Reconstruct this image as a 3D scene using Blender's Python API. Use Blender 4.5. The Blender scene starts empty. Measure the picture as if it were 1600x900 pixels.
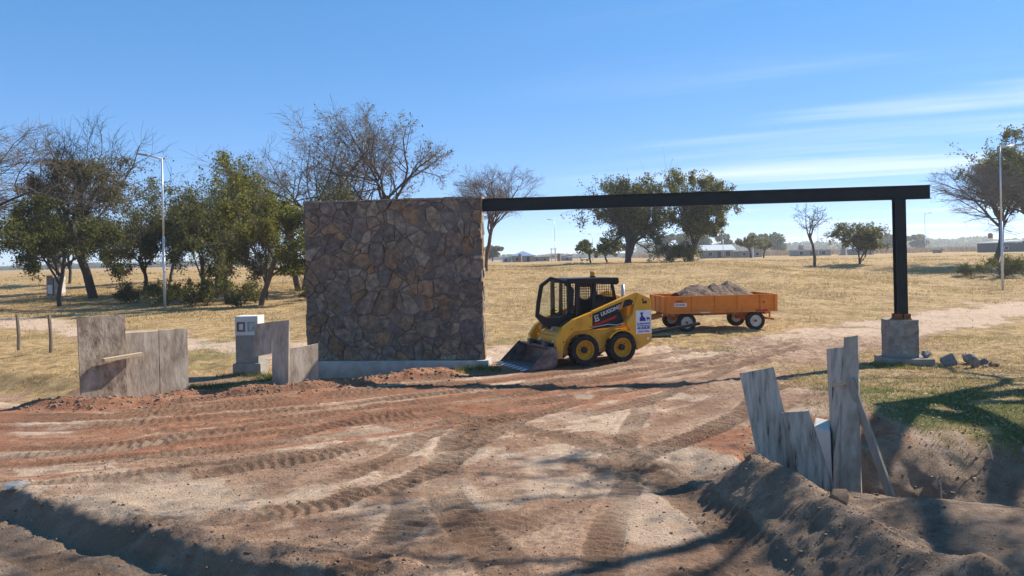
import bpy, bmesh, math, random
import numpy as np
from mathutils import Vector, Matrix

R = math.radians
SC = bpy.context.scene
COL = SC.collection

# ------------------------------------------------------------------ camera
cam_d = bpy.data.cameras.new('camera')
cam = bpy.data.objects.new('camera', cam_d); COL.objects.link(cam)
th = R(1.2)
cam.matrix_world = Matrix(((math.cos(th), math.sin(th), 0, 0), (0, 0, -1, 0), (-math.sin(th), math.cos(th), 0, 2.6), (0, 0, 0, 1)))
cam_d.sensor_width = 36; cam_d.lens = 1180 / 1600 * 36; cam_d.shift_y = -45 / 1600
cam_d.clip_start = 0.05; cam_d.clip_end = 9000
SC.camera = cam

# ------------------------------------------------------------------ world, sun, exposure
SUN_AZ, SUN_EL = R(59), R(38.5)
w = bpy.data.worlds.new('World'); SC.world = w; w.use_nodes = True
nt = w.node_tree; N = nt.nodes; Lk = nt.links
sky = N.new('ShaderNodeTexSky'); sky.sky_type = 'NISHITA'; sky.sun_disc = False
sky.sun_elevation = SUN_EL; sky.sun_rotation = SUN_AZ
sky.air_density = 0.5; sky.dust_density = 0.0; sky.ozone_density = 1.0
hs = N.new('ShaderNodeHueSaturation'); hs.inputs['Saturation'].default_value = 1.37; hs.inputs['Hue'].default_value = 0.504; hs.inputs['Value'].default_value = 1.0
Lk.new(sky.outputs[0], hs.inputs['Color'])
gm = N.new('ShaderNodeGamma'); gm.inputs[1].default_value = 0.5; Lk.new(hs.outputs[0], gm.inputs[0])
tn = N.new('ShaderNodeMix'); tn.data_type = 'RGBA'; tn.blend_type = 'MULTIPLY'; tn.inputs[0].default_value = 1.0
Lk.new(gm.outputs[0], tn.inputs[6]); tn.inputs[7].default_value = (2.15, 2.5, 3.1, 1)
# thin cirrus: a flat cloud layer seen along the view direction, streaked by the wind; its unseen spread overhead and right is added to whiten fill light
tc = N.new('ShaderNodeTexCoord'); sp = N.new('ShaderNodeSeparateXYZ'); Lk.new(tc.outputs['Generated'], sp.inputs[0])
def M(op, a, b=None, clamp=False):
    n = N.new('ShaderNodeMath'); n.operation = op; n.use_clamp = clamp
    for i, q in enumerate((a, b)):
        if q is None: continue
        if isinstance(q, (int, float)): n.inputs[i].default_value = q
        else: Lk.new(q, n.inputs[i])
    return n.outputs[0]
zc = M('MAXIMUM', M('ADD', sp.outputs[2], 0.06), 0.03)
u = M('DIVIDE', sp.outputs[0], zc); v = M('DIVIDE', sp.outputs[1], zc)
cb = N.new('ShaderNodeCombineXYZ'); Lk.new(u, cb.inputs[0]); Lk.new(v, cb.inputs[1])
m0 = N.new('ShaderNodeMapping'); m0.inputs['Rotation'].default_value = (0, 0, R(24)); Lk.new(cb.outputs[0], m0.inputs[0])
mp = N.new('ShaderNodeMapping'); mp.inputs['Scale'].default_value = (0.20, 1.15, 1); mp.inputs['Location'].default_value = (0.4, 0.9, 0)
Lk.new(m0.outputs[0], mp.inputs[0])
nz = N.new('ShaderNodeTexNoise'); nz.inputs['Scale'].default_value = 1.0; nz.inputs['Detail'].default_value = 7; nz.inputs['Roughness'].default_value = 0.52
nz.inputs['Distortion'].default_value = 0.35
Lk.new(mp.outputs[0], nz.inputs['Vector'])
cr = N.new('ShaderNodeMapRange'); cr.interpolation_type = 'SMOOTHSTEP'
cr.inputs[1].default_value = 0.47; cr.inputs[2].default_value = 0.76
Lk.new(nz.outputs['Fac'], cr.inputs[0])
az = N.new('ShaderNodeMapRange'); az.interpolation_type = 'SMOOTHSTEP'; az.inputs[1].default_value = -0.3; az.inputs[2].default_value = 2.4
Lk.new(u, az.inputs[0])
el = N.new('ShaderNodeMapRange'); el.interpolation_type = 'SMOOTHSTEP'; el.inputs[1].default_value = 1.4; el.inputs[2].default_value = 0.10
Lk.new(sp.outputs[2], el.inputs[0])
cfac = M('MULTIPLY', M('MULTIPLY', cr.outputs[0], az.outputs[0]), M('MULTIPLY', el.outputs[0], 0.7))
mx = N.new('ShaderNodeMix'); mx.data_type = 'RGBA'; Lk.new(cfac, mx.inputs[0]); Lk.new(tn.outputs[2], mx.inputs[6])
mx.inputs[7].default_value = (8.2, 8.6, 9.2, 1)
bg = N['Background']; bg.inputs[1].default_value = 0.086; Lk.new(mx.outputs[2], bg.inputs[0])

sun_d = bpy.data.lights.new('sun', 'SUN'); sun_d.energy = 5.0; sun_d.angle = R(0.55); sun_d.color = (1.0, 0.94, 0.85)
sun = bpy.data.objects.new('sun', sun_d); COL.objects.link(sun)
sv = Vector((math.sin(SUN_AZ) * math.cos(SUN_EL), math.cos(SUN_AZ) * math.cos(SUN_EL), math.sin(SUN_EL)))
sun.rotation_euler = sv.to_track_quat('Z', 'Y').to_euler(); sun.location = sv * 60
vs = SC.view_settings; vs.view_transform = 'Standard'; vs.look = 'None'; vs.gamma = 1; vs.use_curve_mapping = False
vs.exposure = 0.74
SC.cycles.use_denoising = True
SC.cycles.max_bounces = 6; SC.cycles.volume_bounces = 1; SC.cycles.transparent_max_bounces = 8

# ------------------------------------------------------------------ helpers: materials
MATS = {}
def ramp_mat(name, cols, rough=0.85, scale=4.0, detail=6, stretch=(1, 1, 1), bump=0.0, bscale=None, metallic=0.0, island=0.0, spec=0.3, coords='Object', pos=None, objrand=0.0, dist=0.02):
    """noise-mixed material: cols is a list of colours spread over the noise range"""
    if name in MATS: return MATS[name]
    m = bpy.data.materials.new(name); m.use_nodes = True; t = m.node_tree; n = t.nodes; l = t.links
    b = n['Principled BSDF']; b.inputs['Roughness'].default_value = rough; b.inputs['Metallic'].default_value = metallic
    b.inputs['Specular IOR Level'].default_value = spec
    tc = n.new('ShaderNodeTexCoord'); mp = n.new('ShaderNodeMapping'); mp.inputs['Scale'].default_value = stretch
    l.new(tc.outputs[coords], mp.inputs[0])
    vec = mp.outputs[0]
    oi = n.new('ShaderNodeObjectInfo')
    if objrand:
        ad = n.new('ShaderNodeVectorMath'); ad.operation = 'ADD'
        sc_ = n.new('ShaderNodeVectorMath'); sc_.operation = 'SCALE'; sc_.inputs[3].default_value = 37.0
        cx = n.new('ShaderNodeCombineXYZ')
        for i in range(3): l.new(oi.outputs['Random'], cx.inputs[i])
        l.new(cx.outputs[0], sc_.inputs[0]); l.new(vec, ad.inputs[0]); l.new(sc_.outputs[0], ad.inputs[1]); vec = ad.outputs[0]
    nz = n.new('ShaderNodeTexNoise'); nz.inputs['Scale'].default_value = scale; nz.inputs['Detail'].default_value = detail; nz.inputs['Roughness'].default_value = 0.6
    l.new(vec, nz.inputs['Vector'])
    rp = n.new('ShaderNodeValToRGB'); e = rp.color_ramp.elements
    k = len(cols); ps = pos or [0.3 + 0.4 * i / max(1, k - 1) for i in range(k)]
    while len(e) < k: e.new(0.5)
    for i, c in enumerate(cols): e[i].position = ps[i]; e[i].color = (*c, 1)
    l.new(nz.outputs['Fac'], rp.inputs[0]); out = rp.outputs[0]
    if island or objrand:
        src = oi.outputs['Random']
        if island:
            g = n.new('ShaderNodeNewGeometry'); src = g.outputs['Random Per Island']
        a = island or objrand
        mr = n.new('ShaderNodeMapRange'); mr.inputs[3].default_value = 1 - a; mr.inputs[4].default_value = 1 + a
        l.new(src, mr.inputs[0])
        hv = n.new('ShaderNodeHueSaturation'); l.new(mr.outputs[0], hv.inputs['Value']); l.new(out, hv.inputs['Color']); out = hv.outputs[0]
    l.new(out, b.inputs['Base Color'])
    if bump:
        n2 = n.new('ShaderNodeTexNoise'); n2.inputs['Scale'].default_value = bscale or scale * 4; n2.inputs['Detail'].default_value = 6; n2.inputs['Roughness'].default_value = 0.65
        l.new(vec, n2.inputs['Vector'])
        bp = n.new('ShaderNodeBump'); bp.inputs['Strength'].default_value = bump; bp.inputs['Distance'].default_value = dist
        l.new(n2.outputs['Fac'], bp.inputs['Height']); l.new(bp.outputs[0], b.inputs['Normal'])
    MATS[name] = m
    return m

def leaf_mat(name, cols, trans=0.35, var=0.45):
    if name in MATS: return MATS[name]
    m = bpy.data.materials.new(name); m.use_nodes = True; t = m.node_tree; n = t.nodes; l = t.links
    n.remove(n['Principled BSDF']); out = n['Material Output']
    g = n.new('ShaderNodeNewGeometry'); rp = n.new('ShaderNodeValToRGB'); e = rp.color_ramp.elements
    while len(e) < len(cols): e.new(0.5)
    for i, c in enumerate(cols): e[i].position = i / max(1, len(cols) - 1); e[i].color = (*c, 1)
    l.new(g.outputs['Random Per Island'], rp.inputs[0])
    d = n.new('ShaderNodeBsdfDiffuse'); tr = n.new('ShaderNodeBsdfTranslucent'); mix = n.new('ShaderNodeMixShader'); mix.inputs[0].default_value = trans
    l.new(rp.outputs[0], d.inputs[0]); l.new(rp.outputs[0], tr.inputs[0]); l.new(d.outputs[0], mix.inputs[1]); l.new(tr.outputs[0], mix.inputs[2])
    l.new(mix.outputs[0], out.inputs[0])
    MATS[name] = m
    return m

# ------------------------------------------------------------------ helpers: objects
def setp(o, label=None, cat=None, group=None, kind=None):
    if label: o['label'] = label
    if cat: o['category'] = cat
    if group: o['group'] = group
    if kind: o['kind'] = kind
    return o

def link(name, me, parent=None, mats=None):
    o = bpy.data.objects.new(name, me); COL.objects.link(o)
    if parent: o.parent = parent
    if mats:
        for m in (mats if isinstance(mats, (list, tuple)) else [mats]): me.materials.append(m)
    return o

def empty(name, loc=(0, 0, 0), rz=0, parent=None):
    o = bpy.data.objects.new(name, None); COL.objects.link(o); o.location = loc; o.rotation_euler = (0, 0, rz); o.empty_display_size = 0.2
    if parent: o.parent = parent
    return o

def npmesh(name, V, F, smooth=False, matidx=None):
    """V (n,3); F (m,3) or (m,4) int array"""
    me = bpy.data.meshes.new(name)
    V = np.ascontiguousarray(V, dtype=np.float32); F = np.ascontiguousarray(F, dtype=np.int32)
    k = F.shape[1]; m = F.shape[0]
    me.vertices.add(len(V)); me.vertices.foreach_set('co', V.ravel())
    me.loops.add(m * k); me.loops.foreach_set('vertex_index', F.ravel())
    me.polygons.add(m); me.polygons.foreach_set('loop_start', np.arange(0, m * k, k, dtype=np.int32))
    if matidx is not None: me.polygons.foreach_set('material_index', np.ascontiguousarray(matidx, dtype=np.int32))
    me.update(calc_edges=True)
    me.polygons.foreach_set('use_smooth', np.full(m, smooth, dtype=bool))
    return me

class MB:
    def __init__(s): s.v = []; s.f = []
    def add(s, vs, fs):
        b = len(s.v); s.v += [tuple(p) for p in vs]; s.f += [tuple(i + b for i in f) for f in fs]; return s
    def box(s, c, d, rot=None):
        hx, hy, hz = d[0] / 2, d[1] / 2, d[2] / 2
        vs = [Vector((x, y, z)) for x in (-hx, hx) for y in (-hy, hy) for z in (-hz, hz)]
        if rot is not None: vs = [rot @ q for q in vs]
        return s.add([q + Vector(c) for q in vs], [(0, 1, 3, 2), (4, 6, 7, 5), (0, 4, 5, 1), (2, 3, 7, 6), (0, 2, 6, 4), (1, 5, 7, 3)])
    def hexa(s, c8):  # bottom 4 then top 4, both counter-clockwise
        return s.add(c8, [(3, 2, 1, 0), (4, 5, 6, 7), (0, 1, 5, 4), (1, 2, 6, 5), (2, 3, 7, 6), (3, 0, 4, 7)])
    def prism(s, poly, y0, y1, plane='xz'):
        n = len(poly)
        def P(p, y): return (p[0], y, p[1]) if plane == 'xz' else ((p[0], p[1], y) if plane == 'xy' else (y, p[0], p[1]))
        vs = [P(p, y0) for p in poly] + [P(p, y1) for p in poly]
        return s.add(vs, [tuple(range(n)), tuple(range(2 * n - 1, n - 1, -1))] + [(i, i + n, (i + 1) % n + n, (i + 1) % n) for i in range(n)])
    def ring(s, outer, inner, y0, y1):
        n = len(outer); vs = [(p[0], y, p[1]) for y in (y0, y1) for q in (outer, inner) for p in q]; f = []
        for i in range(n):
            j = (i + 1) % n
            f += [(i, j, n + j, n + i), (2 * n + i, 3 * n + i, 3 * n + j, 2 * n + j), (i, 2 * n + i, 2 * n + j, j), (n + i, n + j, 3 * n + j, 3 * n + i)]
        return s.add(vs, f)
    def tube(s, pts, r, n=8, cap=True):
        pts = [Vector(p) for p in pts]; rs = r if isinstance(r, (list, tuple)) else [r] * len(pts); vs = []
        for i, p in enumerate(pts):
            t = (pts[min(i + 1, len(pts) - 1)] - pts[max(i - 1, 0)]).normalized()
            a = t.cross(Vector((0, 0, 1)) if abs(t.z) < 0.9 else Vector((1, 0, 0))).normalized(); b = t.cross(a)
            vs += [p + (a * math.cos(2 * math.pi * k / n) + b * math.sin(2 * math.pi * k / n)) * rs[i] for k in range(n)]
        f = [(i * n + k, i * n + (k + 1) % n, (i + 1) * n + (k + 1) % n, (i + 1) * n + k) for i in range(len(pts) - 1) for k in range(n)]
        if cap: f += [tuple(range(n - 1, -1, -1)), tuple((len(pts) - 1) * n + k for k in range(n))]
        return s.add(vs, f)
    def lathe(s, prof, n=28, axis='y', cap=True):  # prof: (radius, offset along axis)
        vs = []
        for (r, h) in prof:
            for k in range(n):
                a = 2 * math.pi * k / n; c, d = r * math.cos(a), r * math.sin(a)
                vs.append((c, h, d) if axis == 'y' else (c, d, h))
        f = [(i * n + k, (i + 1) * n + k, (i + 1) * n + (k + 1) % n, i * n + (k + 1) % n) for i in range(len(prof) - 1) for k in range(n)]
        if cap: f += [tuple(range(n)), tuple((len(prof) - 1) * n + k for k in range(n - 1, -1, -1))]
        else: f += [((len(prof) - 1) * n + k, k, (k + 1) % n, (len(prof) - 1) * n + (k + 1) % n) for k in range(n)]
        return s.add(vs, f)
    def build(s, name, mat, parent=None, bevel=0, smooth=False, seg=2):
        me = bpy.data.meshes.new(name); me.from_pydata(s.v, [], s.f)
        bm = bmesh.new(); bm.from_mesh(me)
        bmesh.ops.recalc_face_normals(bm, faces=bm.faces)
        if bevel:
            es = [e for e in bm.edges if len(e.link_faces) == 2 and e.calc_face_angle(0) > 0.5]
            bmesh.ops.bevel(bm, geom=es, offset=bevel, segments=seg, affect='EDGES', profile=0.6, clamp_overlap=True)
        bm.to_mesh(me); bm.free()
        for p in me.polygons: p.use_smooth = smooth
        return link(name, me, parent, mat)

def text(body, size, mat, parent, mtx, extrude=0.002, name='lettering', sx=1.0, bold=0.0):
    c = bpy.data.curves.new(name, 'FONT'); c.body = body; c.size = size; c.extrude = extrude; c.align_x = 'CENTER'; c.align_y = 'CENTER'; c.offset = bold
    t = bpy.data.objects.new('tmp', c); COL.objects.link(t)
    dg = bpy.context.evaluated_depsgraph_get(); me = bpy.data.meshes.new_from_object(t.evaluated_get(dg))
    bpy.data.objects.remove(t)
    me.transform(mtx @ Matrix.Diagonal((sx, 1, 1, 1)))
    o = link(name, me, parent); me.materials.clear(); me.materials.append(mat)
    return o

# ------------------------------------------------------------------ noise in numpy
def vnoise(x, y, seed=0):
    xi = np.floor(x).astype(np.int64); yi = np.floor(y).astype(np.int64); xf = x - xi; yf = y - yi
    def h(a, b):
        n = (a * 374761393 + b * 668265263 + seed * 974711) & 0x7fffffff
        n = ((n ^ (n >> 13)) * 1274126177) & 0x7fffffff
        return ((n ^ (n >> 16)) & 0xffff) / 65535.0
    u = xf * xf * (3 - 2 * xf); v = yf * yf * (3 - 2 * yf)
    return (h(xi, yi) * (1 - u) + h(xi + 1, yi) * u) * (1 - v) + (h(xi, yi + 1) * (1 - u) + h(xi + 1, yi + 1) * u) * v
def fbm(x, y, o=4, seed=0, g=0.5):
    s = 0; a = 1; t = 0
    for i in range(o):
        s = s + a * vnoise(x * 2 ** i + 17.3 * i, y * 2 ** i - 9.1 * i, seed + i); t += a; a *= g
    return s / t
def S(a, b, x):
    t = np.clip((x - a) / (b - a), 0, 1); return t * t * (3 - 2 * t)
def smooth_line(pts, n=10):
    p = np.array(pts, float); q = np.vstack([2 * p[0] - p[1], p, 2 * p[-1] - p[-2]]); out = []
    for i in range(1, len(q) - 2):
        for t in np.linspace(0, 1, n, endpoint=False):
            a, b, c, d = q[i - 1], q[i], q[i + 1], q[i + 2]
            out.append(0.5 * (2 * b + (c - a) * t + (2 * a - 5 * b + 4 * c - d) * t * t + (3 * b - a - 3 * c + d) * t ** 3))
    out.append(p[-1]); return np.array(out)
def line_st(line, X, Y):
    """arc length, signed offset (left of travel positive) and distance of points to a polyline"""
    if X.size > 100000:
        k = (np.abs(X) < 70) & (Y > -20) & (Y < 90)
        r = [np.full(X.shape, 50.0), np.full(X.shape, 50.0), np.full(X.shape, 50.0)]
        for q, val in zip(r, line_st(line, X[k], Y[k], )if k.sum() < 100000 else _line_st(line, X[k], Y[k])): q[k] = val
        return r
    return _line_st(line, X, Y)
def _line_st(line, X, Y):
    best = np.full(X.shape, 1e9); s_ = np.zeros(X.shape); o_ = np.zeros(X.shape); acc = 0
    for a, b in zip(line[:-1], line[1:]):
        d = b - a; L = math.hypot(*d) + 1e-9
        t = np.clip(((X - a[0]) * d[0] + (Y - a[1]) * d[1]) / L ** 2, 0, 1)
        ex = X - a[0] - t * d[0]; ey = Y - a[1] - t * d[1]; D = np.hypot(ex, ey)
        m = D < best; best = np.where(m, D, best); s_ = np.where(m, acc + t * L, s_)
        o_ = np.where(m, np.sign(d[0] * ey - d[1] * ex) * D, o_); acc += L
    return s_, o_, best

# ------------------------------------------------------------------ terrain
STREET = np.array([(-30, 23.4), (-6.1, 8.94), (-2.83, 6.97), (-1.1, 6.2), (0.6, 5.5), (3, 4.2), (30, -12)])
DITCH = np.array([(2.9, 9.35), (4.2, 8.75), (5.5, 8.15), (8, 7.0), (14, 4.5), (40, -8)])
BERM = smooth_line([(2.3, 8.75), (2.52, 8.1), (2.68, 7.3), (2.8, 6.4), (3.0, 5.2), (3.5, 3.8)], 6)
RIDGE = smooth_line([(-9.0, 14.25), (-7.6, 14.35), (-6.0, 14.95), (-4.6, 15.4), (-3.2, 16.15), (-1.6, 17.1)], 6)
LDITCH = np.array([(-8.6, 16.4), (-12, 18.2), (-20, 22.5), (-60, 45)])
PATH_L = smooth_line([(-60, 60), (-27, 39), (-14, 28), (-8.5, 23.8), (-3, 21.5), (4, 20)], 6)
PATH_R = smooth_line([(2, 16.5), (5, 18.6), (8.2, 21.2), (14.7, 27), (22, 32.7), (40, 46), (90, 82)], 6)
FLOW = smooth_line([(-30, 15), (-9, 12.6), (-6.5, 12.8), (-4.4, 13.6), (-2.0, 14.8), (1.0, 16.4), (4.5, 19.0), (8.2, 22.3), (14, 27), (30, 39)], 6)

def base_h(X, Y):
    st = 23 + 22 * np.clip(S(18, 30, X) + S(-6, -18, X), 0, 1)
    z = 1.85 * S(0, 1, (Y - st) / 57.0)
    far = S(15, 60, Y)
    z = z + far * (fbm(X / 9, Y / 9, 3, 5) - 0.5) * 0.5 * S(20, 40, Y)
    # street cut at the lower left
    s, o, d = line_st(STREET, X, Y)
    fade = S(0.9, -1.2, X + 0.3 * (vnoise(X * 1.3, Y * 1.3, 3) - 0.5))
    wob = 0.16 * (fbm(X * 1.6, Y * 1.6, 3, 11) - 0.5)
    z = z - 0.23 * fade * S(0.0, 0.24, -o + wob) + 0.04 * fade * np.exp(-((o - 0.18 + wob) / 0.16) ** 2) * (0.3 + 1.2 * vnoise(X * 2.2, Y * 2.2, 8))
    # right-hand bank, trench, spoil heap
    s, o, d = line_st(DITCH, X, Y)
    e = S(2.75, 3.25, X + 0.25 * (vnoise(X * 2, Y * 2, 21) - 0.5))
    dn = d + 0.35 * (fbm(X * 1.4, Y * 1.4, 3, 31) - 0.5)
    z = z + 0.30 * S(0.5, 2.4, o) * S(3.6, 6.0, X + 0.25 * (Y - 9)) * S(30, 16, Y) * (1 - 0.85 * S(12, 16.5, Y)) * S(2, 5, Y)
    z = z + 0.22 * S(-0.6, -1.6, o) * S(2.9, 4.2, X) * S(9.5, 8, Y)
    depth = 0.95 - 0.5 * S(4.2, 5.4, X)
    z = z - depth * e * (1 - S(0.15, 1.0 + .7 * S(4.2, 5.6, X), dn)) 
    s, o, d = line_st(BERM, X, Y)
    hb = 0.50 * (0.72 + 0.5 * vnoise(s * 1.3, s * 0 + 3, 41)) * S(0, 0.8, s)
    wl = 0.72 + 0.25 * (fbm(X * 2, Y * 2, 2, 43) - 0.5)
    pr = np.clip(1 - np.sqrt(d * d + 0.004) / wl, 0, 1)
    z = z + hb * pr ** 1.15
    z = z - 0.16 * np.exp(-(((X - 2.25) / 0.35) ** 2 + ((Y - 9.35) / 0.45) ** 2))
    # left side: red ridge, lower ground behind it, shallow ditch
    s, o, d = line_st(RIDGE, X, Y)
    z = z + (0.16 + 0.1 * (vnoise(s * 1.6, s * 0, 51) - 0.5)) * np.exp(-(d / 0.34) ** 2)
    z = z - 0.24 * S(0.15, 0.9, o) * S(-2.2, -3.8, X) * S(24, 20, Y)
    s, o, d = line_st(LDITCH, X, Y)
    z = z - 0.3 * (1 - S(0.3, 1.5, d + 0.3 * (fbm(X, Y, 2, 61) - 0.5)))
    return z

TRACKS = [  # polyline, half width, depth, lug spacing, lug height
    ([(-0.11, 5.2), (-0.11, 6.2), (-0.45, 7.24), (-0.75, 8.23), (-0.93, 9.36), (-0.94, 10.48), (-0.61, 11.86), (0.28, 13.02)], .19, .03, .19, .030),
    ([(-1.6, 5.2), (-1.45, 6.24), (-1.2, 7.0), (-1.12, 7.9), (-1.3, 8.8)], .19, .028, .19, .032),
    ([(-0.7, 6.6), (-0.38, 6.99), (0.01, 7.39), (0.44, 7.8), (1.1, 9.05), (1.52, 9.77), (2.27, 10.57), (3.48, 11.92), (5, 14)], .20, .03, .18, .032),
    ([(-4.2, 7.6), (-3.0, 7.75), (-2.11, 8.1), (-1.79, 8.52), (-1.41, 8.86), (-0.89, 9.81), (-0.56, 10.81), (-0.05, 12.03), (1.4, 14)], .18, .028, .18, .030),
    ([(-3.2, 8.6), (-2.4, 8.9), (-1.9, 9.6), (-1.5, 10.6), (-1.1, 11.9), (0, 13.5)], .16, .022, .18, .026),
    ([(-8, 10.6), (-5.88, 11.08), (-4.97, 11.6), (-4.02, 12.32), (-2.77, 13.34), (-1.25, 14.08), (1.34, 16.4)], .18, .024, .2, .028),
    ([(-7, 9.9), (-5.03, 10.3), (-4.27, 10.58), (-3.62, 11.08), (-2.92, 12.07), (-2.21, 12.74), (-0.53, 14.0), (2.4, 17)], .17, .024, .2, .028),
    ([(-5.2, 9.2), (-3.96, 9.39), (-3.36, 9.75), (-2.8, 10.12), (-2.21, 10.58), (-1.53, 10.9), (-.2, 12.2)], .17, .022, .18, .028),
    ([(1.3, 10.6), (1.5, 9.4), (1.75, 8.3), (1.95, 7.3), (2.0, 6), (2.1, 5)], .20, .03, .17, .020),
    ([(2.6, 9.2), (1.58, 9.61), (1.17, 10.3), (0.51, 11.11), (-0.15, 11.81), (-1.5, 13)], .18, .026, .18, .028),
    ([(0.75, 5.2), (0.7, 6.3), (0.95, 7.6), (1.35, 8.9), (1.5, 10.5), (2.2, 13)], .15, .018, .16, .020),
    ([(-7.5, 9.2), (-5.75, 8.05), (-4.4, 7.2), (-3.05, 6.4), (-1.7, 5.7)], .17, .02, .15, .030),
    ([(-7.5, 7.9), (-5.2, 6.9), (-3.9, 6.25), (-2.5, 5.5)], .16, .02, .15, .02),
    ([(0.6, 12.2), (2.0, 13.2), (3.6, 15.0), (5.4, 17.8), (8, 21)], .17, .02, .2, .022),
    ([(-9, 13.3), (-6.77, 13.3), (-4.61, 14.2), (-2.12, 15.3), (0.81, 16.9), (4.3, 19.7), (7.75, 22.6)], .17, .02, .2, .022),
    ([(-9, 12.2), (-6.4, 12.5), (-4.3, 13.4), (-2.0, 14.6), (1.3, 16.1), (4.64, 18.5), (8.34, 22.0)], .17, .02, .2, .022),
    ([(0.5, 5.2), (1.4, 6.1), (2.2, 6.3)], .14, .02, .16, .02),
]

for k_, (off_, a_, b_) in enumerate([(-2.7, -9, 2), (-2.1, -8, 6), (-1.5, -9, 7), (-.9, -6, 8), (.35, -9, 5), (.9, -8, 8), (1.5, -7, 7), (-3.6, -7, 0), (-4.4, -6, -1)]):   # worn passes parallel to the road
    nn = np.gradient(FLOW, axis=0); nn = np.stack([-nn[:, 1], nn[:, 0]], 1) / np.hypot(*nn.T)[:, None]; oc = FLOW + nn * off_
    oc = oc[(oc[:, 0] > a_) & (oc[:, 0] < b_)][::5]
    if len(oc) > 3: TRACKS.append(([tuple(q) for q in oc], .13 + .03 * (k_ % 3), .018, .15 + .02 * (k_ % 2), .018))
def axis(parts):
    out = []
    for a, b, st in parts: out += list(np.arange(a, b - 1e-6, st))
    return out
def grow(a, st, r, end):
    out = []; x = a
    while abs(x) < abs(end): out.append(x); x += st; st *= r
    out.append(end); return out
xs = axis([(-14, -7.5, .08), (-7.5, 7.2, .034), (7.2, 14, .08)])
xs = sorted([q for q in grow(-14.1, -.1, 1.06, -4400)] + xs + grow(14, .1, 1.06, 4400))
ys = axis([(3.6, 5.2, .08), (5.2, 9.5, .025), (9.5, 13, .035), (13, 17.5, .05), (17.5, 24, .08)])
ys = sorted([q for q in grow(3.5, -.2, 1.15, -2000)] + ys + grow(24, .1, 1.035, 6000))
xs = np.array(xs); ys = np.array(ys)
GX, GY = np.meshgrid(xs, ys)
Z = base_h(GX, GY)
near = S(26, 20, GY)
soft = near
# flow-aligned ruts on the graded entrance road
fs, fo, fd = line_st(FLOW, GX, GY)
fw = S(7.5, 3.5, np.abs(fo + 0.5)) * S(45, 30, GY) * S(5.3, 6.5, GY)
rut = fbm(fo * 3.2, fs * 0.22, 4, 71) + .35 * (fbm(fo * 10, fs * .5, 3, 72) - .5)
Z += fw * (rut - 0.5) * 0.10 + near * (fbm(GX * 2.1, GY * 2.1, 4, 73) - 0.5) * 0.028 + near * (fbm(GX * 9, GY * 9, 2, 75) - 0.5) * 0.014
Z += S(16.5, 18.5, GY) * S(25, 22, GY) * S(2.5, 4.5, GX) * S(12, 9, GX) * (fbm(GX * 4.5, GY * 4.5, 3, 79, .65) - .5) * .13
Z += S(16, 22, GY) * S(140, 60, GY) * (fbm(GX * 1.3, GY * 1.3, 4, 77, 0.6) - 0.5) * 0.16
tread = np.zeros_like(Z)
rg = np.random.default_rng(3)
for i, (pl, hw, dp, sp_, lh) in enumerate(TRACKS):
    hw *= 1.1; lh *= .62; dp *= .45
    ln = smooth_line(pl, 8)
    x0, y0 = ln.min(0) - 0.6; x1, y1 = ln.max(0) + 0.6
    ix = np.where((xs > x0) & (xs < x1))[0]; iy = np.where((ys > y0) & (ys < y1))[0]
    sl = (slice(iy[0], iy[-1] + 1), slice(ix[0], ix[-1] + 1))
    X_, Y_ = GX[sl], GY[sl]
    s, o, d = line_st(ln, X_, Y_)
    tot = np.sum(np.hypot(*np.diff(ln, axis=0).T))
    wear = np.clip(2.6 * fbm(s * 0.8, s * 0 + i * 7, 2, 81 + i) - 0.72, 0, 1) * S(0, 0.8, s) * S(tot, tot - 0.8, s)
    ins = S(hw + 0.05, hw - 0.02, d)
    jit = 0.25 * (vnoise(X_ * 3, Y_ * 3, 85) - 0.5)
    lug = np.clip(3.5 * np.cos(2 * np.pi * (s / (sp_ * .72) + np.abs(o) * 2.0 + jit)), -1, 1)
    dz = -dp * ins + ins * lug * lh * wear + 0.009 * np.exp(-((d - hw - 0.07) / 0.05) ** 2) * (0.4 + vnoise(s * 4, o * 8, 87))
    Z[sl] += dz
    tread[sl] = np.maximum(tread[sl], ins * (0.45 + 0.55 * wear))
# clods on loose ground
sB, oB, dB = line_st(BERM, GX, GY); sR, oR, dR = line_st(RIDGE, GX, GY); sD, oD, dD = line_st(DITCH, GX, GY); sS, oS, dS = line_st(STREET, GX, GY)
loose = np.clip(S(1.0, 0.3, dB) + S(0.8, 0.2, dR) + S(0.4, 0.1, dS) * S(0.6, -0.6, GX) + S(1.8, 0.8, dD) * S(2.9, 3.3, GX), 0, 1) * near
Z += loose * ((fbm(GX * 4.0, GY * 4.0, 4, 91, 0.62) - 0.45) * 0.11)
Z += near * S(.48, .70, fbm(GX * 1.1 + 3, GY * 1.1, 3, 95)) * np.maximum(fbm(GX * 13, GY * 13, 2, 93) - .5, 0) * .07
ny, nx = Z.shape
V = np.stack([GX.ravel(), GY.ravel(), Z.ravel()], 1)
idx = np.arange(ny * nx).reshape(ny, nx)
F = np.stack([idx[:-1, :-1].ravel(), idx[:-1, 1:].ravel(), idx[1:, 1:].ravel(), idx[1:, :-1].ravel()], 1)
gme = npmesh('ground', V, F, True)
from bisect import bisect_right
def hz(x, y):
    i = min(max(bisect_right(xs.tolist(), x) - 1, 0), nx - 2); j = min(max(bisect_right(ys.tolist(), y) - 1, 0), ny - 2)
    a = (x - xs[i]) / (xs[i + 1] - xs[i]); b = (y - ys[j]) / (ys[j + 1] - ys[j])
    return float((Z[j, i] * (1 - a) + Z[j, i + 1] * a) * (1 - b) + (Z[j + 1, i] * (1 - a) + Z[j + 1, i + 1] * a) * b)
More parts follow.
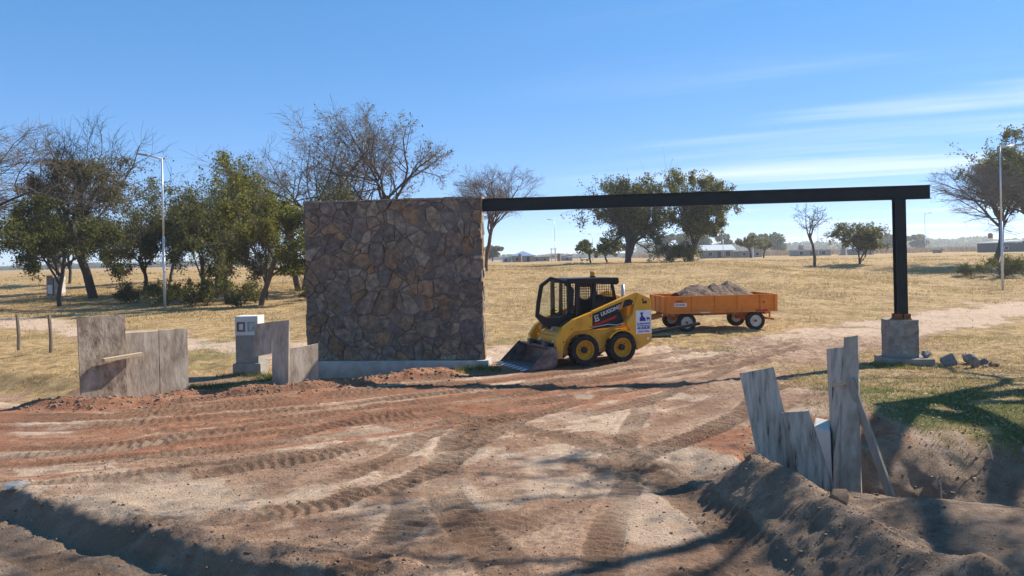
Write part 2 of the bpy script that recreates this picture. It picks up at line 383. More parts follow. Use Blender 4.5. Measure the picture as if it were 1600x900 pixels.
def hzv(x, y):
    i = np.clip(np.searchsorted(xs, x) - 1, 0, nx - 2); j = np.clip(np.searchsorted(ys, y) - 1, 0, ny - 2)
    a = (x - xs[i]) / (xs[i + 1] - xs[i]); b = (y - ys[j]) / (ys[j + 1] - ys[j])
    return (Z[j, i] * (1 - a) + Z[j, i + 1] * a) * (1 - b) + (Z[j + 1, i] * (1 - a) + Z[j + 1, i + 1] * a) * b

# soil kinds; grey also carries shade painted over the near lot
def masks(X, Y):
    n1 = fbm(X * 0.7, Y * 0.7, 4, 101); n2 = fbm(X * 2.4, Y * 2.4, 3, 103); n3 = fbm(X / 14, Y / 14, 3, 105)
    s, o, d = line_st(FLOW, X, Y)
    st = .62 * fbm(o * 1.7, s * 0.13, 3, 107) + .38 * fbm(o * 7.0, s * .2, 3, 108)
    sB, oB, dB = line_st(BERM, X, Y); sR, oR, dR = line_st(RIDGE, X, Y); sD, oD, dD = line_st(DITCH, X, Y)
    sp1, op1, dp1 = line_st(PATH_L, X, Y); sp2, op2, dp2 = line_st(PATH_R, X, Y); s4, o4, d4 = line_st(STREET, X, Y)
    jit = 2.2 * (n1 - 0.5) + 1.0 * (n2 - 0.5)
    # dry grass: behind the entrance and to the left
    edge = np.where(X < -4.5, 18.6 + 0.22 * (X + 9), 19.2 + 0.30 * np.clip(X - 4, 0, 4))
    field = S(-0.6, 1.4, Y - edge + 2.0 * jit)
    bank = S(0.55, 1.3, oD + 0.8 * jit) * S(5.0, 7.0, X + 0.28 * (Y - 10) - 0.35 * np.clip(Y - 13, 0, 9) + 1.2 * jit) * S(3, 5, Y)
    pl = S(2.2, 1.0, dp1 + 1.2 * jit); pr = S(2.9, 1.3, dp2 + 1.4 * jit) * S(120, 50, Y)
    dry = np.clip(np.maximum(field, bank), 0, 1) * (1 - 0.92 * np.maximum(pl, pr))
    green = np.clip(bank * S(15.5, 11.5, Y + 3 * jit) * S(0.30, 0.62, n2 * 0.6 + n1 * 0.5), 0, 1)
    green = np.maximum(green, 0.5 * field * S(0.60, 0.74, n1) * S(60, 25, Y))
    red = np.clip(S(0.42, 0.60, st + 0.25 * (n2 - 0.5)) * S(5.2, 2.0, np.abs(o + 0.3)) * S(6.0, 1.0, X) , 0, 1) * 0.85
    red = np.maximum(red, S(0.75, 0.3, dR + 0.4 * (n2 - 0.5)))
    red = np.maximum(red, 0.9 * S(0.8, 0.1, np.hypot((X - 3.9) / 1.5, (Y - 10.4) / 1.2) - 0.5 + 0.8 * (n2 - 0.5)))
    red = np.maximum(red, S(2.9, 3.1, X) * S(4.5, 4.0, X) * S(0.8, 0.4, dD))
    pale = np.clip(.7 * S(0.52, 0.74, .6 * fbm(o * 1.1 + 5, s * 0.3, 4, 109) + .4 * fbm(o * 5, s * .25, 3, 110)) * S(7, 4, np.abs(o)) + S(0.50, 0.66, n1) * 0.8, 0, 1)
    pale = np.maximum(pale * (1 - .8 * S(16, 18, Y) * S(25, 22, Y)), np.maximum(pl, pr * (.45 + .55 * S(21, 26, Y)) * S(17, 19, Y)))
    grey = np.clip(S(0.95, 0.45, dB + 0.3 * (n2 - 0.5)) + S(1.7, 1.0, dD) * S(3.0, 3.4, X) + S(0.3, 1.6, -oD) * S(2.8, 3.4, X) * S(9.2, 8.2, Y), 0, 1)
    grey = np.maximum(grey, 0.34 * S(13.5, 8.5, Y + 4 * (n1 - 0.5)) * S(-0.2, 0.3, o4))  # tree shade put into the colour: the near lot is greyed
    grey = np.maximum(grey, 0.7 * S(0.15, -0.05, o4) * S(0.5, -0.5, X))
    return red * (1 - dry), green, dry, pale * (1 - 0.9 * dry), np.clip(grey, 0, 1) * (1 - dry), n3
mr_, mg_, md_, mp_, mgr_, mn3 = masks(GX, GY)
def from_grid(A, x, y):
    i = np.clip(np.searchsorted(xs, x) - 1, 0, nx - 2); j = np.clip(np.searchsorted(ys, y) - 1, 0, ny - 2)
    return A[j, i]
def addattr(me, name, a, b, c, d=None):
    at = me.attributes.new(name, 'FLOAT_COLOR', 'POINT')
    arr = np.stack([a.ravel(), b.ravel(), c.ravel(), (d.ravel() if d is not None else np.ones(a.size))], 1).astype(np.float32)
    at.data.foreach_set('color', arr.ravel())
addattr(gme, 'soil_a', mr_, mg_, md_)
addattr(gme, 'soil_b', mp_, mgr_, tread)

def ground_material():
    m = bpy.data.materials.new('soil_and_grass'); m.use_nodes = True; t = m.node_tree; n = t.nodes; l = t.links
    b = n['Principled BSDF']; b.inputs['Roughness'].default_value = 0.95; b.inputs['Specular IOR Level'].default_value = 0.12
    def attr(nm):
        a = n.new('ShaderNodeAttribute'); a.attribute_name = nm; s = n.new('ShaderNodeSeparateColor'); l.new(a.outputs['Color'], s.inputs[0]); return s.outputs
    A = attr('soil_a'); B = attr('soil_b')
    g = n.new('ShaderNodeNewGeometry')
    def noise(scale, detail=6, rough=0.6, stretch=None):
        q = n.new('ShaderNodeTexNoise'); q.inputs['Scale'].default_value = scale; q.inputs['Detail'].default_value = detail; q.inputs['Roughness'].default_value = rough
        if stretch:
            mp = n.new('ShaderNodeMapping'); mp.inputs['Scale'].default_value = stretch; l.new(g.outputs['Position'], mp.inputs[0]); l.new(mp.outputs[0], q.inputs['Vector'])
        else: l.new(g.outputs['Position'], q.inputs['Vector'])
        return q.outputs['Fac']
    def ramp(f, cols, ps):
        r = n.new('ShaderNodeValToRGB'); e = r.color_ramp.elements
        while len(e) < len(cols): e.new(0.5)
        for i, c in enumerate(cols): e[i].position = ps[i]; e[i].color = (*c, 1)
        l.new(f, r.inputs[0]); return r.outputs[0]
    def mix(f, a, c, mode='MIX'):
        x = n.new('ShaderNodeMix'); x.data_type = 'RGBA'; x.blend_type = mode
        if isinstance(f, float): x.inputs[0].default_value = f
        else: l.new(f, x.inputs[0])
        for i, q in ((6, a), (7, c)):
            if isinstance(q, tuple): x.inputs[i].default_value = (*q, 1)
            else: l.new(q, x.inputs[i])
        return x.outputs[2]
    def math_(op, a, c, clamp=True):
        x = n.new('ShaderNodeMath'); x.operation = op; x.use_clamp = clamp
        for i, q in enumerate((a, c)):
            if isinstance(q, (int, float)): x.inputs[i].default_value = q
            else: l.new(q, x.inputs[i])
        return x.outputs[0]
    big = noise(1.1, 8, .62); fine = noise(14, 8, .7); mid = noise(4.2, 6, .65)
    def brk(mask, nz, k=0.55):   # break a mask's edge up with noise
        x = n.new('ShaderNodeMapRange'); x.interpolation_type = 'SMOOTHSTEP'
        l.new(math_('ADD', mask, math_('MULTIPLY', math_('SUBTRACT', nz, 0.5, False), k * 2, False), False), x.inputs[0])
        x.inputs[1].default_value = 0.28; x.inputs[2].default_value = 0.75
        return x.outputs[0]
    tan = ramp(big, [(.29, .16, .098), (.48, .295, .185), (.62, .42, .28)], [.34, .5, .66])
    tan = mix(ramp(fine, [(.75, .75, .75), (.25, .25, .25), (0, 0, 0)], [.36, .5, .62]), tan, (.19, .105, .064))
    pale = ramp(mid, [(.52, .355, .235), (.68, .50, .35)], [.35, .65])
    red = ramp(mid, [(.25, .09, .045), (.37, .16, .085), (.49, .26, .15)], [.3, .5, .72])
    grey = ramp(mid, [(.20, .132, .088), (.33, .226, .152), (.45, .325, .225)], [.3, .52, .72])
    drya = ramp(noise(2.3, 9, .72), [(.15, .095, .05), (.34, .22, .10), (.50, .335, .155), (.60, .43, .22)], [.3, .45, .58, .74])
    green = ramp(fine, [(.06, .075, .02), (.13, .15, .045), (.26, .22, .10)], [.35, .52, .7])
    c = mix(brk(B[0], mid, .4), tan, pale)
    c = mix(math_('MULTIPLY', brk(A[0], mid, .5), 0.9), c, red)
    c = mix(brk(B[1], mid, .35), c, grey)
    c = mix(math_('MULTIPLY', brk(B[2], mid, .6), 0.62), c, (.17, .10, .062))
    spk = noise(75, 4, .7); c = mix(ramp(spk, [(.62, .62, .62), (0, 0, 0)], [.40, .54]), c, mix(0.6, c, (.10, .06, .04)))
    c = mix(brk(A[2], mid, .5), c, drya)
    c = mix(math_('MULTIPLY', math_('MULTIPLY', ramp(noise(.33, 5, .65), [(0, 0, 0), (1, 1, 1)], [.50, .66]), A[2]), 0.6), c, (.20, .125, .062))
    c = mix(math_('MULTIPLY', brk(A[1], fine, .6), 0.85), c, green)
    l.new(c, b.inputs['Base Color'])
    h = math_('ADD', math_('MULTIPLY', noise(34, 8, .75), 0.8, False), math_('MULTIPLY', noise(9, 6, .65), 0.8, False), False)
    bp = n.new('ShaderNodeBump'); bp.inputs['Strength'].default_value = 1.0; bp.inputs['Distance'].default_value = 0.05
    l.new(h, bp.inputs['Height']); l.new(bp.outputs[0], b.inputs['Normal'])
    return m
setp(link('ground', gme, None, ground_material()), 'graded red and tan earth lot running out into a dry grass field', None, None, 'structure')
#@@PART2
# ------------------------------------------------------------------ shared materials
m_mortar = ramp_mat('mortar', [(.13, .108, .09), (.21, .18, .155)], .95, 9, bump=.5, bscale=60)
m_conc = ramp_mat('concrete', [(0.323, 0.299, 0.270), (0.454, 0.425, 0.378), (0.562, 0.529, 0.476)], .9, 3.5, bump=.35, bscale=40, objrand=.08)
m_conc_lt = ramp_mat('pale_render', [(0.544, 0.506, 0.440), (0.702, 0.660, 0.583)], .9, 3, bump=.25, bscale=50)
m_conc_dk = ramp_mat('damp_concrete', [(0.218, 0.189, 0.150), (0.355, 0.312, 0.251)], .92, 4, bump=.3, bscale=40)
STONE = [ramp_mat('stone_' + n, c, .8, 7, 8, bump=1.0, bscale=13, objrand=.2, spec=.3, dist=.05) for n, c in [
    ('slate', [(0.107, 0.080, 0.061), (0.200, 0.152, 0.115), (0.328, 0.258, 0.191)]), ('blue', [(0.100, 0.080, 0.068), (0.171, 0.140, 0.117), (0.271, 0.222, 0.180)]),
    ('grey', [(0.142, 0.110, 0.077), (0.257, 0.201, 0.140), (0.414, 0.323, 0.228)]), ('brown', [(0.157, 0.097, 0.055), (0.271, 0.174, 0.099), (0.400, 0.265, 0.154)]),
    ('rust', [(0.185, 0.104, 0.053), (0.300, 0.171, 0.086), (0.400, 0.246, 0.128)]), ('umber', [(0.122, 0.086, 0.057), (0.214, 0.152, 0.100), (0.335, 0.246, 0.164)])]]
m_smallst = ramp_mat('small_stone_mix', [(.085, .07, .065), (.145, .12, .105), (.22, .185, .16)], .8, 5, bump=.8, bscale=16, island=.35, dist=.03)
STONE_P = ramp_mat('pedestal_stone', [(.17, .155, .135), (.27, .25, .22), (.37, .345, .31)], .85, 6, bump=.8, bscale=20, objrand=.2, dist=.03)
m_steel = ramp_mat('dark_green_painted_steel', [(.009, .013, .014), (.018, .024, .023)], .5, 2.5, bump=.08, bscale=30, spec=.3)
m_rustplate = ramp_mat('rusty_bracket', [(.20, .065, .022), (.32, .12, .04)], .8, 12, bump=.2)
m_wood = ramp_mat('weathered_formwork', [(0.205, 0.153, 0.109), (0.341, 0.267, 0.196), (0.464, 0.377, 0.284), (0.573, 0.474, 0.369)], .9, 2.6, 9, (2.2, 2.2, .8), bump=.5, bscale=7, objrand=.12, pos=[.3, .43, .56, .72])
m_wood_dk = ramp_mat('mud_caked_formwork', [(0.118, 0.080, 0.052), (0.236, 0.175, 0.122), (0.368, 0.288, 0.209), (0.472, 0.381, 0.291)], .95, 3.2, 9, (1.8, 1.8, 1.0), bump=.7, bscale=12, objrand=.1, pos=[.3, .43, .56, .74])
m_wood_str = ramp_mat('streaked_board', [(0.060, 0.046, 0.034), (0.326, 0.270, 0.206), (0.495, 0.425, 0.339), (0.604, 0.523, 0.423)], .88, 2.4, 9, (7, 7, .55), bump=.4, bscale=9, objrand=.1, pos=[.34, .41, .54, .72])
m_batten = ramp_mat('new_pine', [(.42, .31, .19), (.56, .44, .29)], .8, 3, 6, (1, 12, 12))
m_brace = ramp_mat('grey_timber', [(0.240, 0.198, 0.150), (0.396, 0.336, 0.264)], .9, 3, 8, (8, 8, 1), bump=.3)
m_galv = ramp_mat('galvanised_steel', [(.50, .51, .53), (.64, .65, .67)], .45, 6, metallic=.35, spec=.5)
m_lamp = ramp_mat('lamp_housing', [(.24, .25, .26), (.32, .33, .34)], .5, 6)
m_post = ramp_mat('fence_stake', [(.14, .10, .07), (.27, .21, .15)], .95, 3, 8, (8, 8, 1), bump=.4)
m_white = ramp_mat('white_paint', [(.70, .70, .69), (.80, .80, .79)], .6, 5)
m_black = ramp_mat('black_paint', [(.008, .009, .011), (.016, .017, .019)], .5, 6, spec=.3)
m_rubber = ramp_mat('tyre_rubber', [(.013, .013, .014), (.035, .032, .03)], .85, 7, bump=.2)
m_yellow = ramp_mat('machine_yellow', [(.62, .285, .010), (.74, .35, .014), (.77, .38, .025)], .42, 3.5, bump=.03, bscale=30, spec=.5)
m_yelrim = ramp_mat('rim_yellow', [(.50, .23, .012), (.66, .33, .02)], .5, 8)
m_orange = ramp_mat('trailer_orange', [(.60, .165, .012), (.72, .215, .016), (.75, .25, .025)], .55, 3, bump=.05, bscale=20, spec=.4)
m_redstripe = ramp_mat('red_decal', [(.34, .018, .02), (.42, .025, .025)], .5, 6)
m_blue = ramp_mat('sign_blue', [(.02, .03, .22), (.03, .04, .27)], .5, 6)
m_lilac = ramp_mat('sign_white', [(.70, .71, .74), (.78, .79, .82)], .5, 3)
m_letter = ramp_mat('silver_lettering', [(.55, .56, .58), (.64, .65, .66)], .5, 6)
m_bucket = ramp_mat('worn_bucket_steel', [(.055, .05, .052), (.12, .10, .095), (.24, .19, .16)], .5, 4, 8, bump=.25, metallic=.4, spec=.5)
m_rimwhite = ramp_mat('dusty_white_rim', [(.45, .42, .38), (.66, .64, .60)], .7, 7)
m_gravel = ramp_mat('gravel_load', [(.10, .060, .038), (.19, .122, .08), (.29, .20, .138)], .95, 16, 8, bump=1, bscale=40, dist=.03)
m_rock = ramp_mat('field_rock', [(.18, .165, .15), (.30, .275, .25), (.42, .39, .355)], .9, 4, bump=.8, bscale=14, objrand=.15, dist=.03)
m_clod = ramp_mat('earth_clod', [(.17, .105, .066), (.29, .185, .118)], .98, 9, island=.3)
m_bark = ramp_mat('dark_bark', [(.045, .036, .03), (.085, .07, .058)], .95, 6, 6, (3, 3, .8), bump=.6, bscale=14)
m_barkbr = ramp_mat('reddish_bark', [(.085, .055, .04), (.14, .10, .075)], .95, 6, 6, (3, 3, .8), bump=.6, bscale=14)
m_twig = ramp_mat('grey_twigs', [(.14, .108, .085), (.22, .175, .14)], .95, 1.5)
m_twigdk = ramp_mat('dark_twigs', [(.06, .05, .043), (.10, .085, .072)], .95, 1.5)
m_straw = leaf_mat('straw_blades', [(.36, .24, .10), (.52, .365, .16), (.44, .32, .15), (.60, .45, .23), (.22, .15, .07)], .3)
m_greenb = leaf_mat('green_blades', [(.07, .10, .022), (.13, .165, .04), (.20, .20, .06), (.36, .29, .13)], .3)
m_litter = leaf_mat('fallen_leaves', [(.62, .52, .36), (.48, .36, .20), (.70, .62, .46), (.30, .20, .10)], .15)

def dust(m, colr, z0, z1):
    t = m.node_tree; n = t.nodes; l = t.links; b = n['Principled BSDF']; src = b.inputs['Base Color'].links[0].from_socket
    tc = n.new('ShaderNodeTexCoord'); sx = n.new('ShaderNodeSeparateXYZ'); l.new(tc.outputs['Object'], sx.inputs[0])
    nz = n.new('ShaderNodeTexNoise'); nz.inputs['Scale'].default_value = 5; nz.inputs['Detail'].default_value = 8; nz.inputs['Roughness'].default_value = .7; l.new(tc.outputs['Object'], nz.inputs['Vector'])
    a = n.new('ShaderNodeMath'); a.operation = 'MULTIPLY_ADD'; l.new(nz.outputs['Fac'], a.inputs[0]); a.inputs[1].default_value = -1.1; l.new(sx.outputs[2], a.inputs[2])
    r = n.new('ShaderNodeMapRange'); r.interpolation_type = 'SMOOTHSTEP'; r.inputs[1].default_value = z1 - .55; r.inputs[2].default_value = z0 - .55; l.new(a.outputs[0], r.inputs[0])
    k = n.new('ShaderNodeMath'); k.operation = 'MULTIPLY'; l.new(r.outputs[0], k.inputs[0]); k.inputs[1].default_value = .5
    x = n.new('ShaderNodeMix'); x.data_type = 'RGBA'; l.new(k.outputs[0], x.inputs[0]); l.new(src, x.inputs[6]); x.inputs[7].default_value = (*colr, 1); l.new(x.outputs[2], b.inputs['Base Color'])
    q = n.new('ShaderNodeMath'); q.operation = 'MULTIPLY_ADD'; l.new(r.outputs[0], q.inputs[0]); q.inputs[1].default_value = .4; q.inputs[2].default_value = b.inputs['Roughness'].default_value; l.new(q.outputs[0], b.inputs['Roughness'])
dust(m_yellow, (.34, .22, .12), .1, .8)
dust(m_orange, (.30, .19, .12), .25, .95)
dust(m_conc, (.34, .22, .14), -.25, .35)

# ------------------------------------------------------------------ stone cells
def clip(poly, a, b, c):          # keep a*x+b*y <= c
    out = []
    for i in range(len(poly)):
        p, q = poly[i], poly[(i + 1) % len(poly)]; dp = a * p[0] + b * p[1] - c; dq = a * q[0] + b * q[1] - c
        if dp <= 0: out.append(p)
        if dp * dq < 0:
            t = dp / (dp - dq); out.append((p[0] + t * (q[0] - p[0]), p[1] + t * (q[1] - p[1])))
    return out
def cells(wd, ht, n, seed, relax=2, wvar=.5):
    rg = np.random.default_rng(seed); pts = np.zeros((n, 2))
    for i in range(n):
        c = rg.random((5, 2)) * (wd, ht); pts[i] = c[0] if i == 0 else c[np.argmax([np.min(np.hypot(*(pts[:i] - q).T)) for q in c])]
    wt = rg.random(n) ** 2 * wvar * (wd * ht / n)
    for it in range(relax + 1):
        res = []
        for i in range(n):
            p = pts[i]; d = np.hypot(*(pts - p).T); od = np.argsort(d)[1:26]; poly = [(0, 0), (wd, 0), (wd, ht), (0, ht)]
            for j in od:
                q = pts[j]; a, b = q - p; c = (q @ q - p @ p + wt[i] - wt[j]) / 2
                poly = clip(poly, a, b, c)
                if len(poly) < 3: break
            res.append(poly)
        if it < relax:
            for i, po in enumerate(res):
                if len(po) >= 3: pts[i] = pts[i] * .35 + np.mean(po, 0) * .65
    return [p for p in res if len(p) >= 3]
def area(p): return .5 * sum(p[i][0] * p[(i + 1) % len(p)][1] - p[(i + 1) % len(p)][0] * p[i][1] for i in range(len(p)))
def shrink(poly, g):
    c = np.mean(poly, 0); out = poly
    for i in range(len(poly)):
        p, q = np.array(poly[i]), np.array(poly[(i + 1) % len(poly)]); e = q - p; L = math.hypot(*e)
        if L < 1e-6: continue
        nrm = np.array((e[1], -e[0])) / L
        if nrm @ (c - p) > 0: nrm = -nrm
        out = clip(out, nrm[0], nrm[1], nrm @ p - g)
        if len(out) < 3: return None
    return out
def stone(poly, rg, back, rise, gap=.0045):
    """one stone: outline roughened, back ring, proud rim, domed uneven face; returns verts (u, v, out) and faces"""
    p = shrink(poly, gap)
    if p is None or abs(area(p)) < .0012: return None
    q = []
    for i in range(len(p)):
        a, b = np.array(p[i]), np.array(p[(i + 1) % len(p)]); L = math.hypot(*(b - a))
        if L < .012: continue
        q.append(a)
        for t in ((.5,) if L > .09 else ()):
            e = (b - a) / L; q.append(a + (b - a) * (t + rg.uniform(-.15, .15)) + np.array((-e[1], e[0])) * rg.uniform(0, .012))
    if len(q) < 3: return None
    c = np.mean(q, 0); n = len(q); tilt = rg.normal(0, .05, 2); v = []
    for r, h in ((1, -back), (1, rise * .7), (.93, rise)):
        for k in q:
            d = (k - c) * r; v.append((c[0] + d[0], c[1] + d[1], h + (d @ tilt if h > 0 else 0) + (rg.uniform(-.006, .006) if h > 0 else 0)))
    v.append((c[0], c[1], rise + rg.uniform(-.004, .012)))
    f = [(i, (i + 1) % n, n + (i + 1) % n, n + i) for i in range(n)] + [(n + i, n + (i + 1) % n, 2 * n + (i + 1) % n, 2 * n + i) for i in range(n)]
    f += [(2 * n + i, 2 * n + (i + 1) % n, 3 * n) for i in range(n)]
    return v, f
def pick(rg, wts): return STONE[int(rg.choice(len(STONE), p=wts))]
def lay(parent, polys, frame, seed, wts, rise=(.008, .05), joined=None, mat=None):
    rg = np.random.default_rng(seed); mb = MB()
    for po in polys:
        r = stone(po, rg, .03, rg.uniform(*rise))
        if not r: continue
        vs = [frame(*q) for q in r[0]]
        if joined: mb.add(vs, r[1]); continue
        me = bpy.data.meshes.new('stone'); me.from_pydata(vs, [], r[1]); bm = bmesh.new(); bm.from_mesh(me); bmesh.ops.recalc_face_normals(bm, faces=bm.faces); bm.to_mesh(me); bm.free()
        link('stone', me, parent, mat or pick(rg, wts))
    if joined: setp(mb.build(joined, m_smallst, parent), kind='stuff')

# stone wall
WL, WH, WT = 4.45, 3.94, .46
wall = setp(empty('stone_wall', (-5.16, 18.85, 0), math.atan2(-.111, .994)), 'tall dark rubble-stone wall standing on a concrete plinth beside the loader', 'wall', None, 'thing')
MB().box((WL / 2, WT / 2, .17 + WH / 2), (WL - .026, WT - .026, WH - .03)).build('mortar_core', m_mortar, wall)
MB().box((WL / 2 + .05, WT / 2 - .02, -.14), (WL + .16, WT + .26, .62)).build('plinth', m_conc, wall, .012)
WW = [.30, .16, .24, .10, .02, .18]
def warp(a, b):
    e = min(1, min(a, WL - a, b, WH - b) / .35); A_ = np.array([a]); B_ = np.array([b])
    return (a + e * .55 * (float(fbm(A_ * 1.1, B_ * 1.6, 2, 61)[0]) - .5), b + e * .55 * (float(fbm(A_ * 1.6 + 9, B_ * 1.1, 2, 62)[0]) - .5))
front = sorted([[warp(a, b) for a, b in p] for p in cells(WL, WH, 400, 4, 0, 1.9)], key=lambda p: -area(p))
lay(wall, front[:275], lambda u, v, o: (u, .02 - o, .17 + v), 5, WW)
lay(wall, front[275:], lambda u, v, o: (u, .02 - o, .17 + v), 15, WW, joined='small_stones')
lay(wall, cells(WT, WH, 24, 6, 1), lambda u, v, o: (WL - .02 + o, u, .17 + v), 7, [.1, .05, .35, .3, .1, .1])
lay(wall, cells(WL, WH, 200, 8, 1), lambda u, v, o: (u, WT - .02 + o, .17 + v), 9, WW, joined='rear_stonework')
lay(wall, cells(WT, WH, 24, 10, 1), lambda u, v, o: (.02 - o, u, .17 + v), 11, WW, joined='side_stonework')
cop = MB()
rgc = np.random.default_rng(12); x = -.03
while x < WL:
    L = rgc.uniform(.35, .75); e = min(x + L, WL + .04); cop.box(((x + e) / 2, WT / 2, WH + .165 + .02), (e - x - .012, WT + .03, .035 + rgc.uniform(0, .03)), Matrix.Rotation(rgc.normal(0, .012), 3, 'Y')); x = e
cop.build('coping', STONE[2], wall, .006)

# gate frame
frame = setp(empty('gate_frame', (8.86, 17.25, hz(8.86, 17.25))), 'dark steel I-beam and post spanning the entrance from the stone wall', 'gate', None, 'thing')
fz = frame.location.z
A = Vector((-.70, 18.52, 3.935)); B = Vector((9.56, 17.22, 3.935)); d = (B - A); Lb = d.length
rotb = Matrix.Rotation(math.atan2(d.y, d.x), 3, 'Z'); cb_ = (A + B) / 2 - frame.location
mb = MB(); mb.box(cb_, (Lb, .022, .29), rotb)
for sgn in (-1, 1): mb.box(cb_ + Vector((0, 0, sgn * .148)), (Lb, .17, .018), rotb)
mb.build('beam', m_steel, frame, .003)
mb = MB(); zt, zb = 3.779 - fz, 1.06 - fz
mb.box((0, .0, (zt + zb) / 2), (.022, .19, zt - zb), rotb)
for sgn in (-1, 1): mb.box(rotb @ Vector((0, sgn * .10, 0)) + Vector((0, 0, (zt + zb) / 2)), (.23, .018, zt - zb), rotb)
mb.build('post', m_steel, frame, .003)
mb = MB()
mb.box(rotb @ Vector((0, 0, 0)) + Vector((0, 0, 1.055 - fz)), (.36, .32, .03), rotb)
for sx, sy in ((-1, -1), (1, -1), (-1, 1), (1, 1)):
    mb.box(rotb @ Vector((sx * .15, sy * .09, 0)) + Vector((0, 0, 1.115 - fz)), (.02, .10, .12), rotb)
    mb.box(rotb @ Vector((sx * .085, sy * .122, 0)) + Vector((0, 0, 1.115 - fz)), (.13, .018, .12), rotb)
mb.build('base_bracket', m_rustplate, frame, .003)
mb = MB(); pz = 3.79 - fz
mb.box(rotb @ Vector((0, 0, 0)) + Vector((0, 0, pz - .02)), (.25, .22, .012), rotb); mb.build('cap_plate', m_steel, frame)

# pedestal
PX, PY = 8.83, 17.27; pz0 = hz(PX, PY)
ped = setp(empty('stone_pedestal', (PX, PY, 0), math.atan2(d.y, d.x)), 'short square stone pedestal carrying the dark steel gate post', 'pedestal', None, 'thing')
MB().box((0, 0, .60), (.612, .532, .86)).build('core', m_conc_dk, ped)
MB().box((.06, -.04, .02), (1.02, .86, .34)).build('footing', m_conc_dk, ped, .03)
PW = [.1, .04, .5, .12, .02, .22]
for fr, sd, wd_ in [(lambda u, v, o: (-.315 + u, -.255 - o, .19 + v), 21, .63), (lambda u, v, o: (.295 + o, -.27 + u, .19 + v), 22, .54), (lambda u, v, o: (-.295 - o, -.27 + u, .19 + v), 23, .54), (lambda u, v, o: (-.315 + u, .255 + o, .19 + v), 24, .63)]:
    lay(ped, cells(wd_, .85, 20, sd, 1), fr, sd + 5, PW, (.008, .022), mat=STONE_P)
MB().box((0, 0, 1.037), (.64, .55, .012)).build('cap', m_conc_dk, ped, .004)

def rock_mesh(seed, *_):
    rg = np.random.default_rng(seed); bm = bmesh.new()
    for q in rg.normal(size=(17, 3)):
        q = q / np.linalg.norm(q) * rg.uniform(.8, 1.05); bm.verts.new(q)
    r = bmesh.ops.convex_hull(bm, input=bm.verts); bmesh.ops.delete(bm, geom=[v for v in bm.verts if not v.link_faces], context='VERTS')
    bmesh.ops.bevel(bm, geom=list(bm.edges), offset=.05, segments=1, affect='EDGES')
    me = bpy.data.meshes.new('rock'); bm.to_mesh(me); bm.free(); return me
def rock(name, loc, size, seed, mat, rz=0, tilt=0, label=None, cat='stone', group=None):
    me = rock_mesh(seed, 2 if max(size) < .2 else 3); o = link(name, me, None, mat)
    o.scale = size; o.location = loc; o.rotation_euler = (tilt, tilt * .5, rz); return setp(o, label, cat, group)
rock('loose_stone', (9.27, 16.98, .265), (.13, .11, .11), 31, m_rock, .3, .2, 'brown stone lying on the pedestal footing by the post', group='stones beside the pedestal')
for i, (x, y, sx, sy, sz, mt, lb) in enumerate([
    (9.62, 16.72, .20, .16, .20, 5, 'dark brown leaning stone nearest to the pedestal footing'), (9.98, 16.35, .20, .11, .22, 2, 'flat grey slab stone standing upright in the rubble group'),
    (10.15, 16.85, .20, .16, .20, 3, 'brown stone behind the upright grey slab'), (10.32, 16.62, .12, .1, .12, 5, 'small dark stone right of the upright grey slab'),
    (10.4, 16.4, .15, .12, .09, 4, 'low reddish stone at the outer end of the rubble group'), (10.12, 16.2, .09, .08, .06, 2, 'smallest pale stone at the foot of the grey slab')]):
    rock('loose_stone', (x, y, hz(x, y) + sz * .45), (sx, sy, sz), 40 + i, (m_rock if mt in (2, 3) else STONE_P) if mt != 4 else STONE[4], i * .9, .12 * (-1) ** i, lb, group='stones beside the pedestal')

# ------------------------------------------------------------------ boards given by corners
def board(bl, br, tr, tl, th_, name, mat, parent, bev=.004, sub=True):
    c = [Vector(q) for q in (bl, br, tr, tl)]; n_ = (c[1] - c[0]).cross(c[3] - c[0]).normalized() * th_
    # outline with slightly chipped edges
    rg = np.random.default_rng(int(abs(c[0].x * 971 + c[2].z * 331) * 10) % 9999); pts = []
    for i in range(4):
        a, b = c[i], c[(i + 1) % 4]; k = 7 if sub else 1
        for j in range(k):
            p = a.lerp(b, j / k)
            if j: p = p + (c[(i + 2) % 4] - b).normalized() * rg.uniform(0, .005)
            pts.append(p)
    n = len(pts)
    mb = MB(); mb.add(pts + [p - n_ for p in pts], [tuple(range(n)), tuple(range(2 * n - 1, n - 1, -1))] + [(i, i + n, (i + 1) % n + n, (i + 1) % n) for i in range(n)])
    o = mb.build(name, mat, None)
    o.parent = parent; o.matrix_parent_inverse = Matrix.Translation(parent.location).inverted()
    return o
# left-hand formwork panel (three boards and a batten)
fl = setp(empty('formwork_panel', (-7.7, 14.8, hz(-7.7, 14.8))), 'mud-stained wooden formwork of three boards with a pale batten, standing by the red dirt ridge', 'formwork', None, 'thing')
board((-8.275, 14.419, -0.232), (-7.690, 15.005, -0.232), (-7.728, 15.034, 1.669), (-8.352, 14.467, 1.640), .05, 'board', m_wood_dk, fl)
board((-7.766, 15.034, -0.184), (-7.284, 15.504, -0.184), (-7.291, 15.514, 1.280), (-7.795, 15.034, 1.285), .04, 'board', m_wood, fl)
board((-7.279, 15.509, -0.184), (-6.864, 15.917, -0.184), (-6.874, 15.926, 1.291), (-7.284, 15.518, 1.294), .04, 'board', m_wood, fl)
bt = MB(); pa, pb = Vector((-7.954, 14.626, 0.810)), Vector((-7.454, 15.125, 0.858))
dv = (pb - pa); q = dv.to_track_quat('X', 'Z').to_matrix(); bt.box((pa + pb) / 2 - fl.location, (dv.length, .16, .065), q); bt.build('batten', m_batten, fl, .003)
